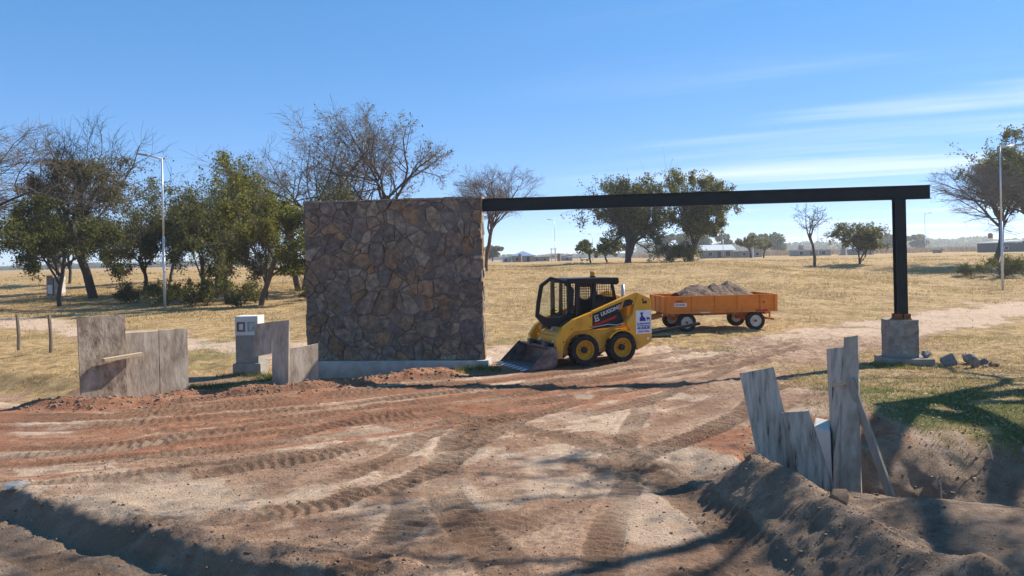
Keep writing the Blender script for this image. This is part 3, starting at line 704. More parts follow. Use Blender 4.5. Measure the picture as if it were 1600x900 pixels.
# right-angled formwork by the meter pillar
f2 = setp(empty('formwork_panel', (-4.69, 15.7, 0)), 'grey stepped formwork corner with an overhanging upper board, between meter pillar and stone wall', 'formwork', None, 'thing')
board((-5.080, 15.790, -0.196), (-4.675, 15.578, -0.196), (-4.627, 15.578, 1.443), (-5.042, 15.790, 1.405), .04, 'board', m_wood, f2)
board((-5.553, 16.060, 0.633), (-5.073, 15.798, 0.730), (-5.038, 15.792, 1.405), (-5.476, 16.031, 1.337), .04, 'board', m_wood, f2)
board((-4.666, 15.588, -0.196), (-4.174, 16.118, -0.196), (-4.174, 16.128, 0.884), (-4.656, 15.588, 0.846), .045, 'board', m_wood, f2)
# formwork in the trench
f3 = setp(empty('formwork_panel', (3.2, 8.9, hz(3.2, 8.9))), 'two leaning grey boards with dark streaks, sunk in the spoil heap', 'formwork', None, 'thing')
board((2.95, 8.86, -.40), (3.42, 8.80, -.55), (3.09, 9.0, 1.25), (2.70, 9.04, 1.18), .035, 'board', m_wood_str, f3)
board((3.30, 8.64, -.20), (3.76, 8.52, -.60), (3.40, 8.74, .77), (3.10, 8.78, .75), .035, 'board', m_wood_str, f3)
f4 = setp(empty('formwork_panel', (3.85, 9.0, hz(3.85, 9.0))), 'two tall upright boards with a pale batten and a diagonal timber brace in the trench', 'formwork', None, 'thing')
board((3.88, 9.27, -.6), (3.62, 8.60, -.6), (3.93, 9.02, 1.47), (3.84, 9.28, 1.42), .03, 'board', m_wood_str, f4)
board((3.64, 8.58, -.65), (3.84, 8.42, -.6), (4.01, 8.80, 1.63), (3.925, 8.98, 1.59), .035, 'board', m_wood, f4)
def bar(pa, pb, w_, t_, name, mat, root, up='Z'):
    pa, pb = Vector(pa), Vector(pb); dv = pb - pa; q = dv.to_track_quat('X', up).to_matrix()
    return MB().box((pa + pb) / 2 - root.location, (dv.length, w_, t_), q).build(name, mat, root, .003)
bar((3.76, 8.93, 1.03), (4.0, 8.76, 1.12), .05, .05, 'batten', m_batten, f4)
bar((3.90, 8.79, 1.13), (4.16, 8.28, -.28), .035, .10, 'brace', m_brace, f4)
cbk = MB().hexa([(3.55, 9.02, -.7), (3.70, 8.82, -.7), (4.0, 9.3, -.7), (3.8, 9.45, -.7), (3.60, 9.12, .50), (3.72, 8.93, .49), (3.86, 9.26, .55), (3.74, 9.42, .55)]).build('concrete_block', m_conc_lt, None, .02)
setp(cbk, 'pale cast concrete headwall block between the trench formwork boards', 'block')

# ------------------------------------------------------------------ meter pillars
mp0 = setp(empty('meter_pillar', (-6.82, 19.55, -.27)), 'pale concrete meter pillar with two recessed boxes, behind the formwork', 'pillar', None, 'thing')
MB().box((0, 0, .12), (.72, .62, .46)).build('base', m_conc_dk, mp0, .03)
MB().box((0, 0, .70), (.58, .50, .74)).build('shaft', m_conc_dk, mp0, .008)
hd = MB(); hd.box((0, .02, 1.31), (.58, .46, .49))       # upper block with a frame left round the recesses
for x_, w_ in ((-.265, .05), (-.005, .07), (.26, .06)): hd.box((x_, -.235, 1.285), (w_, .05, .24))
hd.box((0, -.235, 1.48), (.58, .05, .15)); hd.box((0, -.235, 1.115), (.58, .05, .10)); hd.build('head', m_conc_lt, mp0, .006)
bx1 = MB(); bx1.ring([(-.24, 1.17), (-.045, 1.17), (-.045, 1.40), (-.24, 1.40)], [(-.21, 1.20), (-.075, 1.20), (-.075, 1.37), (-.21, 1.37)], -.275, -.235)
b1 = bx1.build('meter_box', m_rustplate, mp0); MB().box((-.1425, -.225, 1.285), (.125, .02, .16)).build('window', m_white, b1)
b2 = MB().box((.13, -.222, 1.285), (.185, .02, .22)).build('meter_hatch', m_conc, mp0); MB().box((.17, -.237, 1.25), (.02, .012, .03)).build('catch', m_black, b2)
mp1 = setp(empty('meter_pillar', (-36.3, 60, hz(-36.3, 60))), 'grey block meter pillar with a small white door under the left trees', 'pillar', None, 'thing')
MB().box((-.22, 0, .6), (.42, .5, 1.4)).build('shaft', m_conc_dk, mp1, .01); MB().box((.24, .05, .55), (.44, .5, 1.3)).build('side_block', m_conc, mp1, .01)
MB().box((-.2, -.262, .42), (.30, .02, .55)).build('door', m_white, mp1); mp1.scale = (1.25,) * 3

# fence stakes
for (x, y, lb) in ((-16.0, 24.4, 'thin wooden fence stake at the far left of the dry grass'), (-14.35, 23.4, 'thin wooden fence stake nearer the mud-stained formwork')):
    z = hz(x, y); s_ = MB().tube([(x, y, z - .2), (x + .02, y, z + .5), (x - .03, y, z + 1.18)], [.06, .055, .05], 7).build('fence_stake', m_post)
    setp(s_, lb, 'stake', 'wooden fence stakes')

# ------------------------------------------------------------------ street lamps
def lamp(loc, h, arm, label, r=.075, detail=True, head=.62):
    root = setp(empty('street_lamp', loc), label, 'street lamp', 'galvanised street lamps')
    n = 10 if detail else 6
    MB().tube([(0, 0, -.3), (0, 0, h * .48)], [r, r * .95], n).build('pole', m_galv, root, smooth=True)
    MB().tube([(0, 0, h * .48 - .02), (0, 0, h)], [r * .72, r * .62], n).build('upper_pole', m_galv, root, smooth=True)
    if arm:
        ax, ay, az_ = arm
        MB().tube([(0, 0, h - .06), (ax * .55, ay * .55, h + az_ * .55)], [r * .7, r * .65], 8).build('arm', m_galv, root, smooth=True)
        dv = Vector((ax, ay, az_)); q = dv.to_track_quat('X', 'Z').to_matrix(); c = Vector((ax * .78, ay * .78, h + az_ * .78))
        MB().box(c, (dv.length * .50, .30, .11), q).build('lamp_head', m_lamp, root, .02)
    return root
lamp((-20.55, 44.6, hz(-20.55, 44.6)), 8.95, (-1.42, 0, .28), 'tall galvanised street lamp among the left trees, arm pointing left')
lamp((30.5, 47, hz(30.5, 47)), 8.95, (1.7, 0, .12), 'tall galvanised street lamp by the big tree at the right edge')
for (x, y, h, arm, lb) in [(9.7, 170, 9.2, (-1.6, 0, .2), 'slim far street lamp beside the transformer frame'), (47, 168, 8.6, None, 'slim far lamp pole right of the evergreen pair'),
    (92, 168, 9.0, (1.4, 0, .1), 'slim far street lamp right of the steel gate post'), (165, 300, 8.0, (1.2, 0, .1), 'tiny distant lamp over the corn field'), (100, 260, 9, (1.2, 0, .1), 'tiny distant lamp left of the bare sapling'),
    (56, 138, 9.3, None, 'slim far lamp pole just left of the bare sapling'), (-2.6, 180, 4.4, None, 'short far lamp pole beside the bare tree by the wall'), (18.2, 170, 6, (-1, 0, .1), 'slim far lamp among the low trees left of the evergreens')]:
    lamp((x, y, hz(x, y)), h, arm, lb, .07, False)
# ------------------------------------------------------------------ skid steer loader
la = R(23)
lroot = empty('skid_steer_loader', (0, 0, 0))
hd_ = Vector((-math.cos(la), -math.sin(la), 0)); lf_ = Vector((math.sin(la), -math.cos(la), 0))
lpos = Vector((2.63, 18.62, 0)) - lf_ * .70
lroot.location = (lpos.x, lpos.y, hz(lpos.x - .5, lpos.y - .3) + .02); lroot.rotation_euler = (0, 0, math.atan2(hd_.y, hd_.x))
lroot.scale = (1, 1, .97)
setp(lroot, 'yellow and black skid steer loader with open front door and lowered bucket', 'loader')
def mirror(p): return [(x, z) for x, z in p]
# wheels
def tyre_mesh(r, w_, lugs=18, lug_h=.028, rim=.23):
    mb = MB(); hw = w_ / 2
    mb.lathe([(rim, -hw * .82), (r * .80, -hw), (r * .95, -hw * .96), (r - lug_h, -hw * .72), (r - lug_h, hw * .72), (r * .95, hw * .96), (r * .80, hw), (rim, hw * .82)], 32, cap=False)
    for k in range(lugs):
        for sd in (-1, 1):
            a0 = 2 * math.pi * (k + (.5 if sd > 0 else 0)) / lugs; pts = []
            for (t, y, rr) in ((0, .02, r), (.12, .62, r), (.16, 1.0, r * .94), (.175, 1.03, r * .83)):
                for da in (-.055, .055):
                    a = a0 + t + da
                    for rad in (rr, rr - .045): pts.append((rad * math.cos(a), sd * y * hw, rad * math.sin(a)))
            f = []
            for s_ in range(3):
                o_ = s_ * 4
                f += [(o_, o_ + 2, o_ + 6, o_ + 4), (o_ + 1, o_ + 5, o_ + 7, o_ + 3), (o_, o_ + 4, o_ + 5, o_ + 1), (o_ + 2, o_ + 3, o_ + 7, o_ + 6)]
            f += [(0, 1, 3, 2), (12, 14, 15, 13)]
            mb.add(pts, f)
    return mb
for x in (0.0, 1.04):
    for sd in (1, -1):
        wr = empty('wheel', (x, sd * .695, .385), 0, lroot)
        if sd < 0: wr.rotation_euler = (0, 0, math.pi)
        tyre_mesh(.39, .25).build('tyre', m_rubber, wr)
        rm = MB().lathe([(.245, -.09), (.245, .11), (.228, .118), (.215, .10), (.205, .03), (.15, .012), (.145, .03), (.09, .035)], 28).build('rim', m_yelrim, wr, smooth=False)
        MB().lathe([(.085, .03), (.08, .085), (.05, .095)], 14).build('hub', m_black, rm)
        for k in range(8):
            a = 2 * math.pi * k / 8; MB().tube([(.118 * math.cos(a), .02, .118 * math.sin(a)), (.118 * math.cos(a), .05, .118 * math.sin(a))], .013, 6).build('wheel_nut', m_black, rm)
# chassis
MB().prism([(-.75, .30), (1.45, .24), (1.62, .45), (1.58, .80), (1.25, .95), (-.75, .98)], -.55, .55).build('chassis', m_yellow, lroot, .02)
for sd in (1, -1):   # side panel behind the wheels
    MB().prism([(-.40, .34), (1.42, .32), (1.42, .82), (.95, .86), (-.40, .86)], sd * .56, sd * .60).build('side_panel', m_yellow, lroot, .006)
    fn = [(.42 * math.cos(a) * 1.04, .385 + .42 * math.sin(a) * 1.04 + .03) for a in np.linspace(math.pi * .18, math.pi * .98, 9)]
    fi = [(.40 * math.cos(a) * .98, .385 + .40 * math.sin(a) * .98 + .03) for a in np.linspace(math.pi * .98, math.pi * .18, 9)]
    MB().prism(fn + fi, sd * .60, sd * .80).build('fender', m_yellow, lroot, .004)
MB().prism([(-.84, .42), (-.40, .36), (-.30, .98), (-.34, 1.40), (-.62, 1.52), (-.84, 1.45)], -.50, .50).build('engine_cover', m_yellow, lroot, .02)
gr = MB()
for k in range(6): gr.box((-.852, 0, .60 + k * .13), (.02, .8, .05))
gr.build('rear_grille', m_black, lroot)
TOW = [(-.50, 1.735), (-.85, 1.585), (-.85, .49), (-.43, .29), (-.335, .62), (-.15, .93), (-.13, 1.03), (-.30, 1.20), (-.36, 1.45)]
ARMY = [(.83, 1.315), (.83, .895), (1.33, .86), (1.50, .73), (1.62, .50), (1.65, .215), (1.78, .215), (1.82, .70), (1.63, .96), (1.33, 1.155)]
for sd in (1, -1):
    tw = MB().prism(TOW, sd * .66, sd * .80).build('rear_tower', m_yellow, lroot, .008)
    y_ = sd * .81
    # boom: yellow box with a black decal panel on its side
    arm = MB().prism([(.80, 1.33), (.80, 1.02), (-.05, 1.38), (-.40, 1.47), (-.52, 1.60), (-.50, 1.745), (-.42, 1.765)], sd * .64, sd * .775).build('lift_arm', m_yellow, lroot, .006)
    MB().prism([(.80, 1.27), (.80, 1.01), (.05, 1.325), (-.06, 1.555)], sd * .776, sd * .784).build('decal_panel', m_black, arm)
    MB().prism([(-.10, 1.575), (-.02, 1.38), (-.30, 1.45), (-.34, 1.55), (-.24, 1.60)], sd * .776, sd * .784).build('decal_panel', m_black, arm)
    MB().prism([(-.03, 1.565), (.085, 1.325), (.045, 1.335), (-.075, 1.56)], sd * .785, sd * .790).build('decal_stripe', m_orange, arm)
    kn = MB().prism(ARMY, sd * .66, sd * .80).build('front_arm', m_yellow, lroot, .010)
    for (bx_, bz_) in ((.88, .95), (.88, 1.22), (1.62, .62), (1.40, .93)): MB().tube([(bx_, sd * .795, bz_), (bx_, sd * .812, bz_)], .016, 8).build('bolt', m_black, kn)
    pk = MB()
    for i_ in range(2):
        for j_ in range(2): pk.ring([(1.10 + i_ * .09, 1.0 + j_ * .09), (1.10 + i_ * .09 + .075, 1.0 + j_ * .09), (1.10 + i_ * .09 + .075, 1.075 + j_ * .09), (1.10 + i_ * .09, 1.075 + j_ * .09)], [(1.113 + i_ * .09, 1.013 + j_ * .09), (1.16 + i_ * .09, 1.013 + j_ * .09), (1.16 + i_ * .09, 1.06 + j_ * .09), (1.113 + i_ * .09, 1.06 + j_ * .09)], sd * .80, sd * .806)
    pk.build('slot_plate', m_yelrim, kn)
    # black lower link, red stripe, hydraulic cylinder
    lk = MB().prism([(.80, 1.01), (.80, .87), (.35, .90), (-.02, .93), (-.10, 1.05), (-.02, 1.30), (.10, 1.27)], sd * .60, sd * .70).build('lower_link', m_black, lroot, .005)
    MB().prism([(.80, .985), (.80, .915), (.12, 1.13), (.10, 1.20)], sd * .702, sd * .715).build('red_stripe', m_redstripe, lk)
    MB().tube([(-.05, sd * .67, 1.02), (.70, sd * .67, .90)], .035, 10).build('hydraulic_cylinder', m_black, lroot, smooth=True)
    MB().tube([(.78, sd * .725, .93), (.35, sd * .725, .985), (.12, sd * .725, .95), (-.06, sd * .725, .99), (-.2, sd * .73, 1.0)], .011, 6).build('hydraulic_hose', m_letter, lroot, smooth=True)
# lettering on the boom (left side, readable from the camera)
def side_mtx(x, z, y=.786, ang=0.0):   # text lies in the xz plane, reading direction towards -x
    return Matrix.Translation((x, y, z)) @ Matrix.Rotation(math.pi, 4, 'Z') @ Matrix.Rotation(R(90), 4, 'X') @ Matrix.Rotation(ang, 4, 'Z')
boom_ang = math.atan2(.285, .86)
arm_l = [o for o in lroot.children if o.name.startswith('lift_arm')][0]
text('LiuGong'.upper(), .125, m_letter, arm_l, side_mtx(.30, 1.335, .786, boom_ang), sx=1.05, bold=.004)
lg = MB()
for (a_, b_, c_, e_) in ((.74, 1.09, .022, .15), (.685, 1.03, .13, .022), (.70, 1.165, .10, .018), (.70, 1.095, .085, .018), (.662, 1.095, .018, .085)):
    lg.box((a_, .787, b_ + .065), (c_, .006, e_), Matrix.Rotation(boom_ang, 3, 'Y'))
lg.build('emblem', m_letter, arm_l)
tow_l = [o for o in lroot.children if o.name.startswith('rear_tower')][0]
MB().box((-.61, .805, 1.00), (.44, .006, .60)).build('sign_board', m_lilac, tow_l)
text('EL PARAGUAYO', .062, m_blue, tow_l, side_mtx(-.61, .955, .810), sx=.85, bold=.002)
MB().box((-.61, .810, .905), (.39, .004, .016)).build('underline', m_blue, tow_l)
text('ALQUILER', .088, m_blue, tow_l, side_mtx(-.61, .845, .810), sx=.92, bold=.004)
text('(3546 537856', .066, m_blue, tow_l, side_mtx(-.61, .755, .810), sx=.88, bold=.001)
lo = MB()
lo.prism([(-.50, 1.02), (-.50, 1.11), (-.535, 1.13), (-.535, 1.20), (-.52, 1.21), (-.52, 1.245), (-.60, 1.245), (-.60, 1.21), (-.585, 1.20), (-.60, 1.14), (-.66, 1.10), (-.68, 1.02)], .8085, .812)
lo.prism([(-.69, 1.13), (-.72, 1.11), (-.78, 1.11), (-.795, 1.08), (-.79, 1.02), (-.775, 1.02), (-.775, 1.06), (-.725, 1.06), (-.725, 1.02), (-.71, 1.02), (-.705, 1.07)], .8085, .812)
lo.build('machine_and_horse_logo', m_blue, tow_l)
text('365', .085, m_black, tow_l, side_mtx(-.66, 1.50, .804), bold=.006)
MB().box((-.735, .804, .57), (.05, .006, .06)).build('sticker', m_white, tow_l)
MB().tube([(-.60, .801, 1.60), (-.60, .82, 1.56), (-.62, .82, 1.50)], .014, 6).build('tie_hook', m_black, tow_l)
for sd in (1, -1):
    MB().tube([(-.47, sd * .79, 1.64), (-.47, sd * .815, 1.64)], .05, 14).build('pivot_pin', m_yellow, lroot)
MB().tube([(-.62, -.15, 1.45), (-.62, -.15, 1.93)], .045, 10).build('exhaust_stack', m_galv, lroot, smooth=True)
# cab
cab = MB()
for sd in (1, -1):
    cab.prism([(1.22, 2.12), (1.31, 2.10), (1.33, 1.0), (1.22, 1.0)], sd * .42, sd * .49)                       # front post
    cab.prism([(.98, 2.12), (1.06, 2.12), (1.10, 1.05), (1.0, 1.05)], sd * .44, sd * .49)
    cab.prism([(.53, 2.12), (.60, 2.12), (.66, 1.05), (.57, 1.05)], sd * .44, sd * .49)                        # middle post
    cab.prism([(.06, 2.12), (.12, 2.12), (.02, 1.50), (-.06, 1.50)], sd * .44, sd * .49)                       # rear post
    cab.prism([(1.33, 1.30), (1.33, .85), (-.05, .90), (-.05, 1.58), (.56, 1.55), (.60, 1.22), (1.0, 1.16)], sd * .445, sd * .485)  # lower side sheet
    cab.prism([(1.30, 2.12), (1.30, 2.03), (.0, 2.0), (.0, 2.12)], sd * .43, sd * .495)                        # top rail
cab.build('cab_frame', m_black, lroot, .006)
MB().prism([(1.38, 2.115), (1.30, 2.16), (-.06, 2.15), (-.10, 2.13), (-.11, 2.02), (-.04, 1.96), (.02, 2.03), (.02, 2.09), (1.30, 2.10)], -.52, .52).build('cab_roof', m_black, lroot, .01)
MB().box((-.02, 0, 1.40), (.04, .88, .5)).build('cab_rear_panel', m_black, lroot, .005)
MB().box((1.30, 0, 1.02), (.06, .88, .34)).build('cab_front_sill', m_black, lroot, .01)
for sd in (1, -1):
    scn = MB()
    for xx in np.arange(.62, 1.0, .062): scn.box((xx, sd * .455, 1.62), (.010, .010, .92))
    for zz in np.arange(1.2, 2.05, .068): scn.box((.80, sd * .463, zz), (.44, .010, .010))
    for xx in np.arange(.10, .56, .062): scn.box((xx, sd * .455, 1.78), (.010, .010, .50))
    for zz in np.arange(1.58, 2.03, .068): scn.box((.33, sd * .463, zz), (.48, .010, .010))
    scn.build('side_screen', m_black, lroot)
st_ = MB().box((.42, 0, 1.10), (.46, .46, .12)); st_.box((.22, 0, 1.40), (.12, .46, .60), Matrix.Rotation(-.12, 3, 'Y')); st_.build('seat', m_black, lroot, .04)
wl = MB()
ang = [(.5 + .26 * math.cos(a), 1.77 + .24 * math.sin(a)) for a in np.linspace(0, 2 * math.pi, 20, endpoint=False)]
ani = [(.5 + .21 * math.cos(a), 1.77 + .19 * math.sin(a)) for a in np.linspace(0, 2 * math.pi, 20, endpoint=False)]
wl.ring(ang, ani, -.2, -.12); wl.build('roll_bar_hoop', m_black, lroot, smooth=False)
red = MB().box((.22, -.44, 1.93), (.44, .012, .09)); red.build('red_warning_strip', m_redstripe, lroot)
DO = [(1.76, 2.22), (1.325, 2.10), (1.135, 1.88), (1.17, 1.45), (1.30, 1.15), (1.60, .985), (1.95, .99), (2.18, 1.25), (2.14, 1.60), (2.05, 2.03)]
DI = [(1.745, 2.135), (1.40, 2.03), (1.235, 1.84), (1.265, 1.48), (1.36, 1.265), (1.60, 1.20), (1.90, 1.215), (2.085, 1.315), (2.045, 1.60), (1.965, 1.985)]
door = MB().ring(DO, DI, .43, .49).build('door', m_black, lroot, .008)
hdl = MB().tube([(1.60, .42, 1.95), (1.66, .40, 1.93), (1.70, .40, 1.45), (1.66, .42, 1.38), (1.60, .42, 1.37)], .012, 6).build('handle', m_black, door, smooth=True)
m_glass = bpy.data.materials.new('clear_glass'); m_glass.use_nodes = True
_g = m_glass.node_tree; _n = _g.nodes; _n.remove(_n['Principled BSDF'])
_t = _n.new('ShaderNodeBsdfTransparent'); _t.inputs[0].default_value = (.86, .90, .90, 1); _gl = _n.new('ShaderNodeBsdfGlossy'); _gl.inputs['Roughness'].default_value = .05
_fr = _n.new('ShaderNodeFresnel'); _fr.inputs[0].default_value = 1.45; _mx = _n.new('ShaderNodeMixShader')
_g.links.new(_fr.outputs[0], _mx.inputs[0]); _g.links.new(_t.outputs[0], _mx.inputs[1]); _g.links.new(_gl.outputs[0], _mx.inputs[2]); _g.links.new(_mx.outputs[0], _n['Material Output'].inputs[0])
MB().prism([(a * .99 + 1.66 * .01, b * .99 + 1.67 * .01) for a, b in DI], .457, .463).build('glass', m_glass, door)
for zz in (1.35, 1.85): MB().box((1.24, .47, zz), (.12, .05, .06)).build('hinge', m_black, door)
bc = MB().tube([(.35, 0, 2.15), (.35, 0, 2.19)], .075, 14).build('beacon', m_black, lroot)
m_amber = ramp_mat('amber_lens', [(.75, .28, .01), (.82, .34, .015)], .25, 4, spec=.6)
MB().lathe([(.065, 2.19), (.068, 2.29), (.055, 2.315), (.02, 2.32)], 14, 'z').build('lens', m_amber, bc).location = (.35, 0, 0)
# front of the chassis, cross member and coupler
MB().box((1.62, 0, .62), (.10, 1.2, .22)).build('cross_member', m_yellow, lroot, .02)
MB().box((1.66, 0, .93), (.10, .30, .08)).build('step_plate', m_black, lroot, .01)
for sd in (1, -1): MB().box((1.66, sd * .33, .90), (.07, .13, .07)).build('headlight', m_lamp, lroot, .01)
MB().box((1.80, 0, .40), (.10, 1.15, .36)).build('coupler', m_black, lroot, .015)
for sd in (1, -1): MB().tube([(1.55, sd * .38, .78), (1.80, sd * .38, .42)], .035, 10).build('tilt_cylinder', m_galv, lroot, smooth=True)
# bucket
bk = empty('bucket', (0, 0, 0), 0, lroot)
prof = [(2.58, .015), (1.95, .02), (1.84, .10), (1.82, .42), (1.92, .52), (1.99, .50)]
pin = [(2.58, .03), (1.97, .045), (1.875, .115), (1.855, .41), (1.935, .488), (1.985, .475)]
sh = MB(); n = len(prof); Wb = .88
vs = [(x, sd * Wb, z) for sd in (-1, 1) for q in (prof, pin) for x, z in q]; f = []
for i in range(n - 1):
    f += [(i, i + 1, 2 * n + i + 1, 2 * n + i), (n + i, 3 * n + i, 3 * n + i + 1, n + i + 1)]
f += [(0, 2 * n, 3 * n, n), (n - 1, 2 * n - 1, 4 * n - 1, 3 * n - 1)]
sh.add(vs, f)
for sd in (-1, 1):
    sh.prism([(2.50, .012), (1.95, .016), (1.84, .10), (1.815, .42), (1.92, .525), (2.0, .505)], sd * .865, sd * .895)
sh.build('shell', m_bucket, bk, .004)
for sd in (-1, 1):
    MB().prism([(2.60, .0), (2.45, .0), (1.99, .45), (1.99, .535), (2.05, .52)], sd * .896, sd * .912).build('side_edge', m_bucket, bk)
MB().box((2.56, 0, .02), (.18, 1.80, .022)).build('cutting_edge', m_bucket, bk, .004)
for k in range(8):
    yy = -.82 + k * 1.64 / 7
    MB().hexa([(2.60, yy - .035, .005), (2.76, yy - .018, .008), (2.76, yy + .018, .008), (2.60, yy + .035, .005), (2.60, yy - .035, .05), (2.76, yy - .018, .022), (2.76, yy + .018, .022), (2.60, yy + .035, .05)]).build('tooth', m_galv, bk)
for sd in (-1, 1): MB().box((1.93, sd * .42, .56), (.10, .16, .14)).build('lug_plate', m_bucket, bk, .01)

# ------------------------------------------------------------------ trailer
ty = R(5); TX, TY = 5.14, 25.35
tz = hz(7.0, 25.6)
tr = setp(empty('farm_trailer', (TX, TY, tz), ty), 'orange four-wheeled farm trailer with drop sides, loaded with gravel', 'trailer')
TLn, TW, Z0, Z1 = 3.86, 1.95, .64, 1.19
MB().box((TLn / 2, TW / 2, Z0 + .03), (TLn - .02, TW - .02, .06)).build('floor', m_orange, tr)
for (yy, nm) in ((.02, 'near'), (TW - .02, 'far')):
    sp_ = MB().box((TLn / 2, yy, (Z0 + Z1) / 2 + .03), (TLn, .03, Z1 - Z0)).build('side_panel', m_orange, tr, .004)
    sg = -1 if nm == 'near' else 1
    rl = MB()
    rl.box((TLn / 2, yy + sg * .02, Z1 + .022), (TLn + .02, .06, .02)); rl.box((TLn / 2, yy + sg * .028, Z0 + .02), (TLn, .05, .06))
    for zz in (Z0 + .14, Z0 + .27, Z0 + .40): rl.box((TLn / 2, yy + sg * .019, zz), (TLn - .04, .012, .014))
    rl.build('rail', m_orange, sp_, .003)
    for xx in (.06, .92, 1.72, 2.50, 3.05 + .25, TLn - .06): MB().box((xx, yy + sg * .035, (Z0 + Z1) / 2 + .03), (.085, .045, Z1 - Z0 - .03)).build('rib', m_orange, sp_, .006)
for xx in (.0, TLn):
    ep = MB().box((xx, TW / 2, (Z0 + Z1) / 2 + .03), (.03, TW - .08, Z1 - Z0)).build('end_panel', m_orange, tr, .004)
    sg = -1 if xx == 0 else 1
    for k in range(4): MB().box((xx + sg * .03, .12 + k * (TW - .24) / 3, (Z0 + Z1) / 2 + .03), (.035, .09, Z1 - Z0 - .02)).build('rib', m_orange, ep, .005)
    MB().box((xx + sg * .012, TW / 2, Z1 + .02), (.05, TW, .018)).build('rail', m_orange, ep, .003)
ch = MB()
for yy in (.55, TW - .55): ch.box((TLn / 2, yy, Z0 - .06), (TLn - .1, .07, .12))
for xx in (.3, 1.3, 2.4, 3.5): ch.box((xx, TW / 2, Z0 - .055), (.06, TW - .2, .10))
ch.build('chassis', m_orange, tr, .004)
for xx in (.72, 3.12):
    ax = MB(); ax.box((xx, TW / 2, .33), (.09, TW - .3, .09))
    for yy in (.55, TW - .55): ax.prism([(xx - .30, Z0 - .12), (xx + .30, Z0 - .12), (xx + .08, .30), (xx - .08, .30)], yy - .04, yy + .04)
    ax.build('axle', m_orange, tr, .004)
    for yy, sd in ((.12, -1), (TW - .12, 1)):
        wr = empty('wheel', (xx, yy, .325), 0 if sd > 0 else math.pi, tr)
        MB().lathe([(.185, -.07), (.26, -.10), (.315, -.085), (.33, -.05), (.333, 0), (.33, .05), (.315, .085), (.26, .10), (.185, .07)], 30, cap=False).build('tyre', m_rubber, wr, smooth=True)
        rm = MB().lathe([(.19, -.06), (.195, .075), (.175, .078), (.165, .03), (.12, .015), (.11, .04), (.06, .045)], 26).build('rim', m_rimwhite, wr)
        MB().lathe([(.05, .04), (.045, .10), (.02, .105)], 10).build('hub', m_rustplate, rm)
db = MB(); db.prism([(.02, Z0 - .06), (.10, Z0 - .16), (-.25, .40), (-.95, .34), (-.95, .42), (-.30, .52)], TW / 2 - .30, TW / 2 - .22); db.prism([(.02, Z0 - .06), (.10, Z0 - .16), (-.25, .40), (-.95, .34), (-.95, .42), (-.30, .52)], TW / 2 + .22, TW / 2 + .30)
db.box((-1.15, TW / 2, .37), (.5, .09, .07)); db.box((-.93, TW / 2, .38), (.08, .62, .07)); db.build('drawbar', m_orange, tr, .004)
rb = MB(); rb.box((TLn - .12, TW / 2, Z0 - .27), (.06, TW - .1, .07)); rb.box((TLn - .12, .35, Z0 - .15), (.05, .05, .28)); rb.box((TLn - .12, TW - .35, Z0 - .15), (.05, .05, .28)); rb.box((TLn - .30, .18, Z0 - .26), (.42, .05, .06)); rb.build('rear_bumper', m_orange, tr, .004)
pl = MB().box((.49, -.012, Z0 + .29), (.42, .012, .115)).build('maker_plate', m_lilac, tr)
rr = MB(); rr.ring([(.355 + .042 * math.cos(a), Z0 + .29 + .042 * math.sin(a)) for a in np.linspace(0, 6.283, 14, endpoint=False)], [(.355 + .026 * math.cos(a), Z0 + .29 + .026 * math.sin(a)) for a in np.linspace(0, 6.283, 14, endpoint=False)], -.024, -.018)
for k in range(7): rr.box((.425 + k * .035, -.021, Z0 + .29), (.022, .006, .035 + .01 * (k % 3)))
rr.build('plate_marks', m_black, pl)
MB().box((.45, -.012, Z0 + .415), (.22, .01, .045)).build('red_reflector', m_redstripe, tr); MB().box((3.3, -.034, Z0 + .035), (.42, .01, .06)).build('red_reflector', m_redstripe, tr)
MB().box((1.33, -.034, Z0 + .02), (.36, .01, .03)).build('white_reflector', m_white, tr)
mk = MB()
for k, w_ in enumerate((.02, .045, .03, .05)): mk.box((3.24 + [0, .045, .11, .16][k], -.002, Z0 + .32), (w_, .012, .04))
mk.build('stencil_marks', m_black, tr)
# gravel heap
gx, gy = np.meshgrid(np.linspace(.02, 1, 90), np.linspace(0, 1, 50)); X_ = .62 + gx * 2.72; Y_ = .05 + gy * 1.84
def cone(cx, cy, h, r): return h * np.clip(1 - np.hypot((X_ - cx), (Y_ - cy) * 1.05) / r, -.35, 1)
hp = np.maximum.reduce([cone(1.45, .95, .52, 1.15), cone(2.5, .95, .56, 1.05), cone(2.0, .85, .50, 1.1)])
hp = np.clip(hp, -.34, 9) + .16 * (fbm(X_ * 3.2, Y_ * 3.2, 4, 201) - .5) + .05 * (fbm(X_ * 14, Y_ * 14, 2, 203) - .5)
hp = np.maximum(hp + .36 + .045, .0); hpz = Z0 + .07 + hp
ii = np.arange(90 * 50).reshape(50, 90); Fh = np.stack([ii[:-1, :-1].ravel(), ii[:-1, 1:].ravel(), ii[1:, 1:].ravel(), ii[1:, :-1].ravel()], 1)
hpo = link('gravel_heap', npmesh('gravel_heap', np.stack([X_.ravel(), Y_.ravel(), hpz.ravel()], 1), Fh, True), None, m_gravel)
hpo.matrix_world = Matrix.Translation((TX, TY, tz)) @ Matrix.Rotation(ty, 4, 'Z'); setp(hpo, 'grey-brown two-peaked gravel heap in the orange trailer bed', 'gravel')
